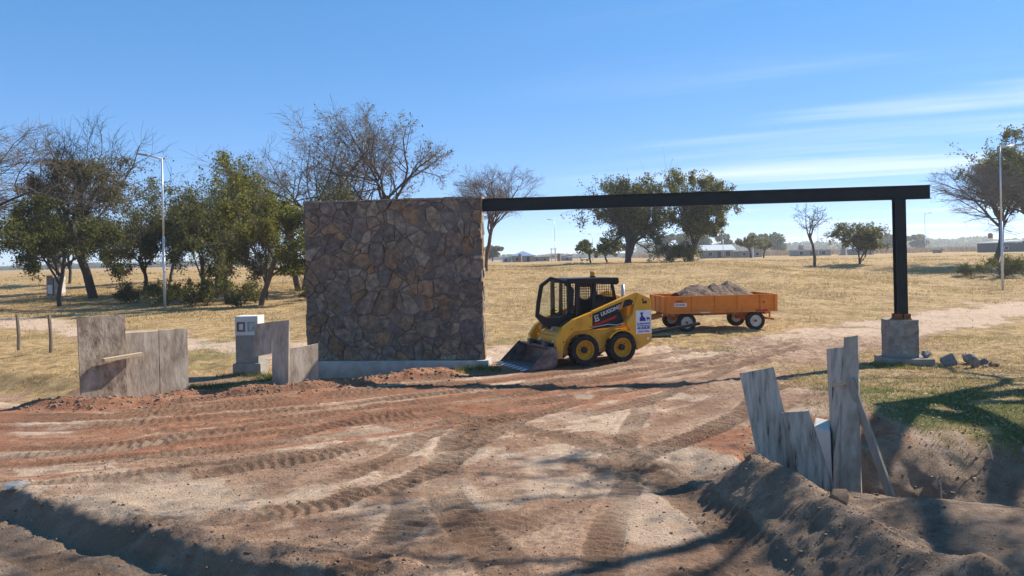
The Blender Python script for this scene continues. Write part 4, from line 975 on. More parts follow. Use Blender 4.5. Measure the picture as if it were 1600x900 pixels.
# steel tubes leaning beside the trailer
for (a_, b_, lb) in (((3.95, 24.0), (6.05, 24.55), 'long black steel tube leaning up against the trailer wheel'), ((3.9, 23.7), (5.0, 24.1), 'shorter black steel tube flat on the ground beside the trailer')):
    za = hz(*a_) + .05; zb_ = hz(*b_) + (.36 if b_[0] > 5.5 else .06)
    pa, pb = Vector((*a_, za)), Vector((*b_, zb_)); dv = pb - pa
    o = MB().box((0, 0, 0), (dv.length, .11, .09)).build('steel_tube', m_black, None, .006); o.matrix_world = Matrix.Translation((pa + pb) / 2) @ dv.to_track_quat('X', 'Z').to_matrix().to_4x4()
    setp(o, lb, 'tube', 'steel tubes by the trailer')
# ------------------------------------------------------------------ trees
def unit(a): return a / (np.linalg.norm(a, axis=-1, keepdims=True) + 1e-9)
def tubes(P, Rr, s):
    B, k, _ = P.shape; t = np.gradient(P, axis=1); t = unit(t)
    ref = np.where(np.abs(t[..., 2:3]) < .8, np.array([0, 0, 1.0]), np.array([1.0, 0, 0])); a = unit(np.cross(t, ref)); b = np.cross(t, a)
    an = np.arange(s) * 2 * np.pi / s
    V = P[:, :, None, :] + Rr[:, :, None, None] * (a[:, :, None, :] * np.cos(an)[None, None, :, None] + b[:, :, None, :] * np.sin(an)[None, None, :, None])
    base = (np.arange(B) * k * s)[:, None, None] + (np.arange(k - 1) * s)[None, :, None]
    j = np.arange(s)[None, None, :]; j2 = (np.arange(s)[None, None, :] + 1) % s
    F = np.stack([base + j, base + j2, base + s + j2, base + s + j], -1).reshape(-1, 4)
    return V.reshape(-1, 3), F
def polylines(rg, p, d, L, r0, r1, k, wander, up):
    B = len(p); P = np.zeros((B, k, 3)); P[:, 0] = p; d = unit(d)
    for i in range(1, k):
        d = unit(d + rg.normal(0, wander, (B, 3)) + np.array([0, 0, up])); P[:, i] = P[:, i - 1] + d * (L / (k - 1))[:, None]
    tt = np.linspace(0, 1, k)[None]; return P, r0[:, None] * (1 - tt) + r1[:, None] * tt
def spawn(rg, P, Rr, L, n, tmin, ang, ratio, rr, tmax=1.0, sig=.3):
    B, k, _ = P.shape; t = (tmin + (tmax - tmin) * (np.arange(n)[None] + rg.random((B, n))) / n); f = t * (k - 1); i = np.clip(f.astype(int), 0, k - 2); a = (f - i)[..., None]
    bi = np.arange(B)[:, None]; pos = P[bi, i] * (1 - a) + P[bi, i + 1] * a; tan = unit(P[bi, i + 1] - P[bi, i])
    ref = unit(rg.normal(size=(B, n, 3))); per = unit(np.cross(tan, ref)); an = np.radians(ang) * rg.uniform(.6, 1.35, (B, n, 1))
    dr = tan * np.cos(an) + per * np.sin(an); Ln = L[:, None] * ratio * (1.2 - .55 * t) * np.clip(rg.lognormal(-.05, sig, (B, n)), .45, 1.7)
    rad = (Rr[bi, i] * (1 - a[..., 0]) + Rr[bi, i + 1] * a[..., 0]) * rr
    return pos.reshape(-1, 3), dr.reshape(-1, 3), Ln.ravel(), rad.ravel()
def leaves(rg, C, size, flat=.5):
    n = len(C); a = unit(rg.normal(size=(n, 3))); b = unit(np.cross(a, rg.normal(size=(n, 3)))); s = (size * rg.uniform(.55, 1.3, n))[:, None]
    V = np.stack([C - a * s, C - b * s * flat, C + a * s, C + b * s * flat], 1).reshape(-1, 3); return V, np.arange(4 * n).reshape(-1, 4)
def tree_meshes(seed, H, W, kind='bare', stems=1, lean=(0, 0), trunk=.28, n=(5, 6, 6, 5), ang=(38, 42, 42, 45), up=(.02, .06, .05, .04), leaf=0, leafsize=.14, leafband=(0, 1), wander=.12, r=None, twig_r=.012, ratio=(1.15, .62, .6, .6), leafspread=.25, mats=None, prune=None, stemspread=.35, t0=.55):
    rg = np.random.default_rng(seed); r = r or H * .022
    p = np.zeros((stems, 3)); p[:, :2] = rg.normal(0, .06 * H * .1 if stems > 1 else 0, (stems, 2))
    dd = np.tile([lean[0], lean[1], 1.0], (stems, 1)); 
    if stems > 1:
        aa = np.arange(stems) * 2 * np.pi / stems + rg.random(); dd[:, 0] += stemspread * np.cos(aa); dd[:, 1] += stemspread * np.sin(aa)
    L = np.full(stems, trunk * H) * rg.uniform(.85, 1.15, stems)
    P, Rr = polylines(rg, p, dd, L, np.full(stems, r), np.full(stems, r * .72), 7, wander * .7, .03); P[:, 0, 2] -= .15
    lev = [(P, Rr)]; Rr = Rr.copy(); Rr[:, 0] *= 1.0
    tm = (t0, .25, .2, .15); par = []
    for i in range(len(n)):
        po, dr, Ln, ra = spawn(rg, P, Rr, L, n[i], tm[min(i, 3)], ang[i], ratio[i], .62 if i else .66, sig=.3 if leaf > 5000 else .14)
        par.append(np.repeat(np.arange(len(P)), n[i])); ra = np.maximum(ra, twig_r); k = 6 if i < 2 else 4
        if i == 0: dr = unit(dr + np.array([0, 0, .25]))
        if i == len(n) - 1: k = 3
        P, Rr = polylines(rg, po, dr, Ln, ra, np.maximum(ra * .35, twig_r * .5), k, wander * (1 + .25 * i), up[i]); L = Ln; lev.append((P, Rr))
    allp = np.concatenate([q[0].reshape(-1, 3) for q in lev]); zmax = np.percentile(allp[:, 2], 99.8); lo = np.percentile(allp[:, :2], 1, axis=0); hi = np.percentile(allp[:, :2], 99, axis=0)
    sc = np.array([W / (hi[0] - lo[0]), W / (hi[1] - lo[1]), H / zmax])
    lev = [(q[0] * sc, q[1]) for q in lev]
    cen = (lo + hi) / 2 * sc[:2]      # bring the crown back over the foot of the trunk
    for q, _ in lev: q[..., :2] -= cen * np.clip(q[..., 2:3] / (.6 * H), 0, 1) ** 1.2
    if prune:
        keep = np.ones(len(lev[0][0]), bool); out_ = [lev[0]]
        for (P_, R_), pa_ in zip(lev[1:], par):
            keep = keep[pa_] & ~prune(P_).any(1); out_.append((P_[keep], R_[keep]))
        lev = out_
    nt_ = 3 if len(lev) > 4 else 2
    tv, tf, off = [], [], 0
    for i, (P, Rr) in enumerate(lev[:nt_]):
        v_, f_ = tubes(P, Rr, 9 if i == 0 else (6 if i == 1 else 5)); tv.append(v_); tf.append(f_ + off); off += len(v_)
    trunk_me = npmesh('trunk', np.concatenate(tv), np.concatenate(tf), True)
    cv, cf, cm, off = [], [], [], 0
    for P, Rr in lev[nt_:]:
        v_, f_ = tubes(P, Rr, 3); cv.append(v_); cf.append(f_ + off); cm.append(np.zeros(len(f_))); off += len(v_)
    if leaf:
        P = lev[-1][0]; B, k, _ = P.shape; bi = rg.integers(0, B, leaf); f = rg.random(leaf) * (k - 1.001); i = f.astype(int); a = (f - i)[:, None]
        C = P[bi, i] * (1 - a) + P[bi, i + 1] * a + rg.normal(0, leafspread * .6, (leaf, 3))
        # drop whole clumps so the crown has holes
        cl = .6 * vnoise(C[:, 0] * .9 + 31, C[:, 2] * .9 + C[:, 1] * .7, seed) + .4 * vnoise(C[:, 0] * 2.1 - 7, C[:, 2] * 2.1 + C[:, 1] * 1.7, seed + 1); C = C[(cl > .36) & (C[:, 2] > H * leafband[0]) & (C[:, 2] < H * leafband[1])]
        v_, f_ = leaves(rg, C, leafsize); cv.append(v_); cf.append(f_ + off); cm.append(np.ones(len(f_)))
    crown_me = npmesh('crown', np.concatenate(cv), np.concatenate(cf), False, np.concatenate(cm))
    return trunk_me, crown_me
def plant(name, me2, loc, label, rz=0, sc=1.0, group=None, mats=(None, None, None), cat='tree'):
    root = setp(empty(name, loc, rz), label, cat, group); root.scale = (sc,) * 3 if isinstance(sc, (int, float)) else sc
    for nm, me in (('trunk', me2[0]), ('crown', me2[1])):
        if not me.materials:
            if nm == 'trunk': me.materials.append(mats[0])
            else: me.materials.append(mats[1]); me.materials.append(mats[2])
        link(nm, me, root)
    return root
lf_dark = leaf_mat('evergreen_leaves', [(.042, .052, .014), (.082, .095, .025), (.14, .142, .038), (.23, .205, .06)], .5)
lf_green = leaf_mat('green_leaves', [(.06, .074, .016), (.125, .135, .03), (.20, .19, .042), (.29, .25, .065)], .52)
lf_brown = leaf_mat('brown_green_leaves', [(.095, .076, .035), (.165, .135, .056), (.24, .185, .08), (.125, .13, .04)], .5)
lf_pale = leaf_mat('pale_yellow_leaves', [(.20, .19, .09), (.28, .26, .13), (.36, .33, .18)], .35)
lf_olive = leaf_mat('olive_leaves', [(.075, .08, .026), (.145, .142, .045), (.23, .212, .076)], .52)
def at(x, y): return (x, y, hz(x, y) - .05)
G_L = 'trees of the left grove'
# left grove
plant('algarrobo_tree', tree_meshes(11, 14.0, 10.2, trunk=.34, t0=.4, lean=(-.10, 0), n=(6, 6, 7, 9), leaf=40000, leafsize=.085, leafband=(.20, .74), leafspread=.28, wander=.17, r=.34, up=(.03, .03, .02, .01)), at(-31.6, 57), 'large half-bare tree with a thick leaning dark trunk in the left grove', 0, 1, G_L, (m_bark, m_twigdk, lf_brown))
plant('bare_tree', tree_meshes(12, 14.2, 12.5, trunk=.30, n=(7, 7, 8, 11), wander=.15, r=.26, twig_r=.011), at(-36.5, 50), 'pale leafless tree cut by the left edge of the photo', 1.1, 1, G_L, (m_bark, m_twig, lf_brown))
mA = tree_meshes(13, 7.4, 7.4, trunk=.26, t0=.3, ang=(52, 48, 45, 48), n=(5, 5, 6, 5), leaf=24000, leafsize=.095, leafspread=.3, wander=.18, r=.15, up=(.0, .0, .0, -.02))
mB = tree_meshes(14, 8.8, 6.0, trunk=.36, t0=.28, ang=(50, 46, 45, 48), n=(5, 5, 6, 5), leaf=22000, leafsize=.09, leafspread=.3, wander=.18, r=.15, lean=(.12, 0))
mC = tree_meshes(15, 8.8, 4.8, trunk=.40, t0=.25, ang=(46, 46, 45, 48), stems=2, n=(4, 5, 5, 5), leaf=15000, leafsize=.08, leafspread=.26, wander=.19, r=.10, stemspread=.14)
mD = tree_meshes(16, 9.3, 6.8, trunk=.36, t0=.35, ang=(50, 46, 45, 48), n=(6, 6, 6, 5), leaf=36000, leafsize=.085, leafspread=.30, wander=.18, r=.17, lean=(.42, 0), leafband=(.20, 1))
plant('grove_tree', mA, at(-30.6, 51), 'low dense green tree in front of the far left bare tree', .4, 1, G_L, (m_bark, m_twigdk, lf_dark))
plant('grove_tree', mB, at(-29.3, 60), 'green tree just left of the left street lamp', 2.1, 1.04, G_L, (m_bark, m_twigdk, lf_olive))
plant('grove_tree', mC, at(-20.6, 50), 'slender twin-stemmed grey-green tree right of the left street lamp', .2, 1, G_L, (m_bark, m_twigdk, lf_olive))
plant('grove_tree', mD, at(-15.4, 46.0), 'dense green tree on a leaning reddish trunk beside the stone wall', 0, 1, G_L, (m_barkbr, m_twigdk, lf_green))
plant('grove_tree', mB, at(-21.6, 57), 'green tree behind the slender twin-stemmed one', 4.0, 1.08, G_L)
plant('grove_tree', mC, at(-17.6, 54), 'thin tree behind the leaning reddish trunk', 2.5, 1.02, G_L)
plant('grove_tree', mA, at(-24.8, 63), 'spreading tree behind the street lamp pole', 2.0, 1.1, G_L)
plant('grove_tree', mA, at(-37, 62), 'spreading tree at the back of the grove, left edge', 5.1, 1.1, G_L)
plant('grove_tree', mB, at(-44, 75), 'far green tree behind the left edge trees', 3.2, 1.0, G_L)
plant('grove_tree', mA, at(-33.5, 74), 'far low tree behind the thick leaning trunk', 1.4, 1.0, G_L)
plant('grove_tree', mC, at(-12.2, 58), 'thin green tree half hidden behind the stone wall', 1.7, .98, G_L)
mS = tree_meshes(17, 2.0, 3.0, trunk=.12, stems=5, n=(4, 4, 4), ang=(40, 45, 45), up=(.03, .03, .02), leaf=4600, leafsize=.08, leafspread=.18, wander=.25, r=.03, ratio=(1.6, .7, .6), leafband=(0, 1), stemspread=.7, twig_r=.008)
for i, (x, y, s_, lb) in enumerate([(-19.2, 47.5, 1.0, 'low dark shrub right of the left street lamp base'), (-22.4, 48.5, .9, 'low dark shrub left of the left street lamp base'), (-17.4, 48.6, .8, 'low shrub under the leaning reddish trunk'), (-16.3, 44.2, .45, 'small weedy shrub in front of the leaning reddish trunk'), (-26.0, 52, .8, 'low shrub right of the thick leaning trunk'), (-13.2, 50, .7, 'low shrub close to the stone wall')]):
    plant('shrub', mS, at(x, y), lb, i * 1.3, s_, 'shrubs under the grove', (m_bark, m_twigdk, lf_dark), 'shrub')
# bare trees behind the wall
plant('bare_tree', tree_meshes(21, 14.4, 15.0, trunk=.26, stems=2, stemspread=.30, ang=(52, 46, 44, 45), n=(6, 6, 7, 9), wander=.12, r=.24, twig_r=.011, leaf=900, leafsize=.12, up=(.03, .03, .03, .02)), at(-17.2, 62), 'big leafless tree rising behind the left half of the stone wall', .3, 1, 'bare trees behind the wall', (m_bark, m_twig, lf_brown))
plant('bare_tree', tree_meshes(22, 14.2, 12.0, trunk=.30, stems=1, ang=(50, 46, 44, 45), n=(9, 7, 7, 9), wander=.13, r=.25, twig_r=.011, leaf=3000, leafsize=.12, up=(.03, .03, .03, .02)), at(-10.9, 63), 'big leafless tree with a few brown leaves behind the right half of the stone wall', 1.9, 1, 'bare trees behind the wall', (m_bark, m_twig, lf_brown))
plant('bare_tree', tree_meshes(23, 9.2, 8.0, trunk=.26, n=(7, 7, 8, 9), wander=.13, r=.19, twig_r=.010, up=(.06, .07, .06, .04)), at(-2.3, 66), 'rounded leafless tree seen under the left end of the steel beam', .7, 1, 'bare trees behind the wall', (m_barkbr, m_twig, lf_brown))
# evergreen pair and small trees in the field
plant('evergreen_tree', tree_meshes(31, 10.0, 9.0, trunk=.26, t0=.25, ang=(50, 46, 45, 48), stems=2, n=(6, 6, 6, 4), leaf=44000, leafsize=.13, leafspread=.34, wander=.19, r=.36, up=(.02, .03, .02, .02), stemspread=.3), at(13.0, 85), 'dark spreading evergreen, left one of the pair under the beam', 0, 1, 'evergreen pair', (m_bark, m_twigdk, lf_dark))
plant('evergreen_tree', tree_meshes(32, 10.8, 7.8, trunk=.34, t0=.25, ang=(46, 46, 45, 48), n=(6, 6, 6, 4), leaf=46000, leafsize=.13, leafspread=.34, wander=.17, r=.34, up=(.06, .06, .04, .03)), at(20.3, 86), 'taller green evergreen, right one of the pair under the beam', 0, 1, 'evergreen pair', (m_bark, m_twigdk, lf_green))
mE = tree_meshes(33, 3.1, 3.6, trunk=.3, n=(5, 5, 5), ang=(40, 45, 45), up=(.02, .02, .02), leaf=4200, leafsize=.14, leafspread=.16, wander=.18, r=.12, ratio=(1.2, .65, .6))
plant('small_tree', mE, at(9.9, 95), 'small round dark tree left of the evergreen pair', 0, 1, 'small field trees', (m_bark, m_twigdk, lf_dark))
plant('small_tree', mE, at(12.2, 97), 'small round dark tree touching the left evergreen', 2.2, 1.05, 'small field trees')
plant('shrub', mS, at(17.2, 82), 'light green bush between the evergreen trunks', .6, 1.15, 'field shrubs', cat='shrub')
plant('shrub', mS, at(19.2, 83), 'dark bush at the foot of the right evergreen', 3.6, 1.2, 'field shrubs', cat='shrub')
plant('bare_sapling', tree_meshes(34, 6.6, 3.9, trunk=.50, n=(4, 4, 4, 5), lean=(.16, 0), wander=.20, r=.16, twig_r=.016, up=(.16, .08, .04, .03), ang=(24, 34, 40, 45), t0=.6), at(31.2, 78), 'thin leafless sapling leaning right in the middle of the field', 0, 1, None, (m_barkbr, m_twigdk, lf_brown))
plant('bushy_tree', tree_meshes(35, 4.5, 5.2, trunk=.22, stems=3, n=(5, 5, 5, 4), leaf=9000, leafsize=.13, leafspread=.2, wander=.2, r=.09, lean=(.15, 0), stemspread=.35), at(36.7, 80), 'low bushy olive tree left of the steel gate post', 0, 1, None, (m_bark, m_twigdk, lf_olive))
mF = tree_meshes(36, 3.7, 4.0, trunk=.34, n=(5, 6, 5), ang=(38, 42, 42), up=(.04, .04, .03), leaf=3000, leafsize=.16, leafspread=.15, wander=.15, r=.16, ratio=(1.1, .6, .55), leafband=(.4, 1))
plant('round_tree', mF, at(38.0, 120), 'small round pale-leaved tree by the far houses', 0, 1, 'pale round trees', (m_barkbr, m_twig, lf_pale))
plant('round_tree', mF, at(40.3, 121), 'smaller pale-leaved tree right of the round one by the far houses', 2.6, .85, 'pale round trees')
# big trees at the right edge
plant('evergreen_tree', tree_meshes(41, 13.6, 12.5, trunk=.30, n=(6, 6, 6, 5), leaf=34000, leafsize=.14, leafspread=.35, wander=.17, r=.42, up=(.04, .02, .0, -.01)), at(53.0, 77), 'big dark evergreen with a thick trunk at the right edge', 0, 1, 'trees at the right edge', (m_bark, m_twigdk, lf_dark))
plant('bare_tree', tree_meshes(42, 10.6, 11.0, trunk=.26, n=(8, 8, 8, 9), wander=.11, r=.26, twig_r=.012, up=(.03, .03, .03, .03)), at(46.6, 73), 'brown leafless dome-shaped tree left of the right street lamp', .9, 1, 'trees at the right edge', (m_bark, m_twig, lf_brown))
for i, (x, y, s_, lb) in enumerate([(39.0, 60, .95, 'dark shrub at the foot of the right street lamp'), (41.5, 61.5, .8, 'green shrub right of the right street lamp'), (37.0, 61, .6, 'low green shrub left of the right street lamp')]):
    plant('shrub', mS, at(x, y), lb, i * 1.7 + .5, s_, 'shrubs at the right edge', cat='shrub')
# tall tree beside the camera whose bare canopy reaches over the lot
plant('bare_tree', tree_meshes(51, 15.5, 22.0, trunk=.62, t0=.86, n=(11, 7, 7, 8), wander=.13, r=.34, twig_r=.007, up=(.03, .03, .01, -.01), ang=(56, 46, 44, 45), leaf=12000, leafsize=.085, leafspread=.3, leafband=(.45, 1), prune=lambda P: (P[..., 0] < -1.2 + .70 * np.clip(P[..., 1], -1, 12)) & ((P[..., 2] < np.where(P[..., 0] < -5.5, 8.6, 7.9 + (.6 if P.shape[1] == 6 else 0))) | (P[..., 1] > 4.0))), at(12.9, 15.6), 'tall leafless tree whose twigs hang into the top right corner', 0, 1, None, (m_bark, m_twigdk, lf_brown))

# far trees and woods
def blob_tree(seed, h, w_, nleaf, leafsize, mat):
    rg = np.random.default_rng(seed); nb = 9; c = np.stack([rg.normal(0, w_ * .22, nb), rg.normal(0, w_ * .22, nb), h * rg.uniform(.35, .88, nb)], 1); rr = w_ * rg.uniform(.16, .28, nb)
    k = rg.integers(0, nb, nleaf); C = c[k] + unit(rg.normal(size=(nleaf, 3))) * (rr[k] * rg.uniform(.3, 1, nleaf) ** .5)[:, None]
    v_, f_ = leaves(rg, C, leafsize, .7); cm = npmesh('crown', v_, f_)
    P = np.array([[[0, 0, -.3], [.02 * h, 0, h * .35], [0, .02 * h, h * .75]]]); v2, f2 = tubes(P, np.array([[.03 * h, .022 * h, .008 * h]]), 6)
    return npmesh('trunk', v2, f2, True), cm
mG = [blob_tree(60 + i, 9.5, 7.5, 1500, .55, None) for i in range(3)]
for i, (x, y, s_, sx_, lb) in enumerate([(66, 330, 1.0, .9, 'hazy far tree right of the pale round trees'), (78, 335, 1.15, 1.2, 'widest hazy far tree behind the unfinished house'), (84, 338, 1.15, 1.0, 'hazy far tree right of the widest one'), (93, 330, 1.0, .9, 'hazy far tree left of the bare sapling'), (108, 335, 1.05, .9, 'hazy far tree behind the gabled shed'), (119, 335, 1.1, 1.2, 'hazy far tree between gabled shed and bushy tree'), (-6.5, 250, .55, 1.6, 'low far tree left of the blue-roofed house'), (-9.5, 252, .5, 1.7, 'low far tree by the bare tree under the beam end'), (197, 400, 1.1, 1.3, 'far tree left of the long shed'), (214, 400, .95, 1.6, 'far tree above the long shed roof')]):
    plant('far_tree', mG[i % 3], at(x, y), lb, i * 1.1, (s_ * sx_, s_ * sx_, s_), 'far trees on the skyline', (m_bark, lf_olive, lf_olive))
rgw = np.random.default_rng(77); nW = 26000
wx = rgw.uniform(-700, 900, nW); prof_h = 8 + 12 * fbm(wx / 26, wx * 0, 3, 301)
prof_h = np.where(wx < 150, prof_h * .35, prof_h * .95)
C = np.stack([wx, 900 + rgw.uniform(-25, 25, nW), 1.5 + prof_h * rgw.random(nW) ** .7], 1)
v_, f_ = leaves(rgw, C, 2.6, .8); setp(link('far_woods', npmesh('far_woods', v_, f_), None, lf_olive), 'blue-grey belt of woods along the horizon', 'woods', None, 'stuff')
# corn field: a ragged tan crop standing beyond the grass
nC = 42000; cx_ = rgw.uniform(60, 420, nC); cy_ = rgw.uniform(262, 420, nC); hC = rgw.uniform(1.5, 2.4, nC)
b_ = np.stack([cx_, cy_, np.full(nC, 1.75)], 1); an = rgw.uniform(0, np.pi, nC); dx = np.stack([np.cos(an), np.sin(an), an * 0], 1) * rgw.uniform(.12, .3, nC)[:, None]
tp = b_ + np.stack([rgw.normal(0, .15, nC), rgw.normal(0, .15, nC), hC], 1)
setp(link('maize_crop', npmesh('maize_crop', np.stack([b_ - dx, b_ + dx, tp], 1).reshape(-1, 3), np.arange(3 * nC).reshape(-1, 3)), None, leaf_mat('dry_maize', [(.30, .20, .11), (.42, .30, .18), (.24, .16, .09)], .2)), 'dry tan maize crop standing far behind the gate post', 'crop', None, 'stuff')
# distant ridge
xr = np.linspace(-4300, 4300, 160); hr = 10 + 9 * fbm(xr / 300, xr * 0, 4, 401) ; hr = hr * S(4300, 2200, np.abs(xr + 400))
Vr = np.concatenate([np.stack([xr, np.full(160, 2600.0), np.full(160, -5.0)], 1), np.stack([xr, np.full(160, 2800.0), hr], 1), np.stack([xr, np.full(160, 3000.0), np.full(160, -5.0)], 1)])
i_ = np.arange(159); Fr = np.concatenate([np.stack([i_, i_ + 1, i_ + 161, i_ + 160], 1), np.stack([i_ + 160, i_ + 161, i_ + 321, i_ + 320], 1)])
setp(link('hills', npmesh('hills', Vr, Fr, True), None, ramp_mat('hill_scrub', [(.07, .08, .05), (.11, .11, .07)], .95, .004)), 'faint low hills on the horizon', None, None, 'structure')

# ------------------------------------------------------------------ far buildings
m_brick = ramp_mat('bare_brick', [(.25, .12, .07), (.34, .18, .11)], .9, 3); m_roofw = ramp_mat('bright_sheet_roof', [(.62, .62, .60), (.74, .74, .72)], .4, 2, metallic=.2)
m_wallg = ramp_mat('grey_block_wall', [(.24, .225, .20), (.34, .32, .29)], .9, 2); m_wallw = ramp_mat('pale_wall', [(.50, .48, .44), (.62, .60, .56)], .9, 2)
m_roofb = ramp_mat('blue_sheet_roof', [(.20, .27, .40), (.27, .34, .46)], .5, 2); m_roofd = ramp_mat('dark_sheet_roof', [(.10, .10, .105), (.16, .155, .15)], .6, 2)
m_wallgr = ramp_mat('green_grey_wall', [(.10, .115, .105), (.15, .165, .15)], .85, 2); m_dark = ramp_mat('dark_opening', [(.02, .022, .025), (.04, .04, .042)], .3, 3)
def house(name, x, y, w_, dp, h, roof, wallm, roofm, wins, label, rz=0, over=.3, cat='house'):
    root = setp(empty(name, at(x, y), rz), label, cat, 'far houses')
    wl_ = MB().box((0, 0, h / 2 - .2), (w_, dp, h + .4)).build('wall', wallm, root)
    if roof == 'gable': MB().prism([(-dp / 2 - over, h - .05), (dp / 2 + over, h - .05), (dp / 2 + over, h + .08), (0, h + dp * .26), (-dp / 2 - over, h + .08)], -w_ / 2 - over, w_ / 2 + over, 'yz').build('roof', roofm, root)
    elif roof == 'gablefront': MB().prism([(-w_ / 2 - over, h - .05), (w_ / 2 + over, h - .05), (w_ / 2 + over, h + .06), (.0, h + w_ * .22), (-w_ / 2 - over, h + .06)], -dp / 2 - over, dp / 2 + over).build('roof', roofm, root)
    elif roof == 'hip':
        a, b = w_ / 2 + over, dp / 2 + over; z0, z1 = h - .02, h + 1.1; MB().add([(-a, -b, z0), (a, -b, z0), (a, b, z0), (-a, b, z0), (-a + b, 0, z1), (a - b, 0, z1)], [(0, 1, 5, 4), (1, 2, 5), (2, 3, 4, 5), (3, 0, 4), (3, 2, 1, 0)]).build('roof', roofm, root)
    else: MB().prism([(-w_ / 2 - over, h - .08), (w_ / 2 + over, h + roof), (w_ / 2 + over, h + roof + .16), (-w_ / 2 - over, h + .10)], -dp / 2 - over, dp / 2 + over).build('roof', roofm, root)
    for (wx, wz, ww, wh, kind) in wins:
        f_ = MB().ring([(wx - ww / 2 - .06, wz - .06), (wx + ww / 2 + .06, wz - .06), (wx + ww / 2 + .06, wz + wh + .06), (wx - ww / 2 - .06, wz + wh + .06)], [(wx - ww / 2, wz), (wx + ww / 2, wz), (wx + ww / 2, wz + wh), (wx - ww / 2, wz + wh)], -dp / 2 - .08, -dp / 2 + .02).build(kind, m_wallw, root)
        MB().box((wx, -dp / 2 - .012, wz + wh / 2), (ww, .03, wh)).build('pane', m_dark, f_)
    return root
house('blue_roofed_house', 2.6, 180, 5.2, 5, 1.7, 'hip', m_wallg, m_roofb, [(-1.3, .5, .8, .8, 'window'), (1.2, 0, .8, 1.5, 'door')], 'small house with a blue hipped roof under the beam')
house('flat_roofed_annex', -1.2, 182, 2.2, 3, 1.3, 0.0, m_wallw, m_roofw, [(-.3, .3, .6, .6, 'window')], 'low white annex left of the blue-roofed house', over=.1)
house('low_block_house', 7.2, 190, 4.2, 4, 1.0, 0.0, m_wallg, m_roofd, [(-1, .3, .6, .5, 'window'), (1, .3, .6, .5, 'window')], 'low grey block building left of the transformer frame', over=.1)
house('low_block_house', 13.4, 190, 3.2, 4, 1.0, .5, m_wallg, m_roofd, [(.4, .3, .6, .5, 'window')], 'low dark building right of the second brick gate pillar', over=.2)
house('veranda_house', 46.5, 172, 6.2, 5, 1.7, 'gable', m_wallg, m_roofw, [(-2, .5, .8, .8, 'window'), (0, 0, .9, 1.5, 'door'), (2, .4, 1.1, 1.1, 'window')], 'house with a pale gabled roof beside the right evergreen', over=.6)
house('grey_low_house', 53.6, 172, 5.2, 5, 1.35, .1, m_wallg, m_roofd, [(-1.5, .5, .7, .6, 'window'), (0, .5, .7, .6, 'window'), (1.5, .5, .7, .6, 'window')], 'long grey low house left of the pale round trees')
ub = house('unfinished_house', 71, 180, 8.0, 5, 1.5, 0.0, m_wallg, m_wallw, [(-3, .4, .8, .8, 'window'), (-.5, 0, .9, 1.3, 'door'), (2.2, .4, .9, .8, 'window')], 'unfinished flat-roofed house with a square water tower', over=.05)
MB().box((-2.1, 0, 2.1), (.9, .9, 1.2)).build('tank_tower', m_conc_dk, ub)
house('gabled_shed', 81.5, 178, 4.0, 5.5, 1.5, 'gablefront', m_wallg, m_roofw, [(-.8, .5, .6, .6, 'window'), (.7, 0, .9, 1.3, 'door')], 'small shed with a bright gabled roof right of the bare sapling', .5, cat='shed')
lsd = house('long_shed', 104, 158, 9.6, 6, 2.0, .45, m_wallgr, m_roofw, [(-2.5, .6, .8, .6, 'window'), (1.8, 0, 1.1, 1.6, 'door')], 'long low green-grey shed with a bright roof edge by the right lamp', cat='shed')
MB().box((5.9, .5, 1.3), (2.4, 4.5, 3.0)).build('end_block', m_wallgr, lsd)
house('field_hut', 93.5, 166, 1.4, 1.4, .75, 0.0, m_wallg, m_roofd, [(0, 0, .5, .6, 'door')], 'tiny grey hut in front of the maize crop', over=.05, cat='hut')
tk = setp(empty('water_tank', at(104.6, 165)), 'red water tank on a thin pole frame above the long shed', 'water tank')
tb = MB()
for sx, sy in ((-.4, -.4), (.4, -.4), (.4, .4), (-.4, .4)): MB().tube([(sx, sy, -.2), (sx * .8, sy * .8, 3.1)], .05, 5).build('leg', m_galv, tk)
MB().lathe([(.45, 3.1), (.48, 3.2), (.48, 4.0), (.3, 4.2), (.05, 4.25)], 14, 'z').build('tank', m_brick, tk)
for (x, y, w_, h, lb) in ((1.75, 160, .75, 1.75, 'brick gate pillar with a white side left of the blue-roofed house'), (10.0, 160, .75, 1.65, 'brick gate pillar with a white side by the transformer frame'), (52.2, 165, .95, 2.0, 'grey gate pillar in front of the pale round trees'), (71.6, 163, .95, 1.7, 'grey gate pillar right of the gabled shed')):
    g_ = setp(empty('gate_pillar', at(x, y)), lb, 'pillar', 'far gate pillars')
    MB().box((-.12, 0, h / 2 - .1), (w_ * .75, .8, h + .2)).build('shaft', m_brick if x < 20 else m_wallg, g_); MB().box((w_ * .40, 0, h / 2 - .1), (w_ * .3, .82, h + .2)).build('side_block', m_white, g_); MB().box((.0, 0, h + .04), (w_ * 1.15, .9, .08)).build('cap', m_wallw, g_)
tfm = setp(empty('transformer_frame', at(9.0, 164)), 'two-pole transformer frame with a grey box beside the far lamp', 'transformer')
for x in (-.45, .45): MB().tube([(x, 0, -.2), (x, 0, 2.9)], [.10, .08], 7).build('pole', m_conc, tfm)
for z in (1.2, 2.7): MB().box((0, -.1, z), (1.35, .1, .12)).build('crossbar', m_conc, tfm)
MB().box((0, -.25, 1.05), (.55, .4, .5)).build('transformer_box', m_lamp, tfm, .03)
ct = setp(empty('flat_cart', at(15.2, 158)), 'dark flat cart left of the small dark trees', 'cart')
MB().box((0, 0, .45), (1.8, .9, .12)).build('bed', m_roofd, ct)
for x in (-.85, .85): MB().box((x, 0, .75), (.06, .9, .5)).build('end_frame', m_roofd, ct)
for x in (-.55, .55):
    for y in (-.45, .45): MB().tube([(x, y - .06, .2), (x, y + .06, .2)], .2, 12).build('wheel', m_rubber, ct)
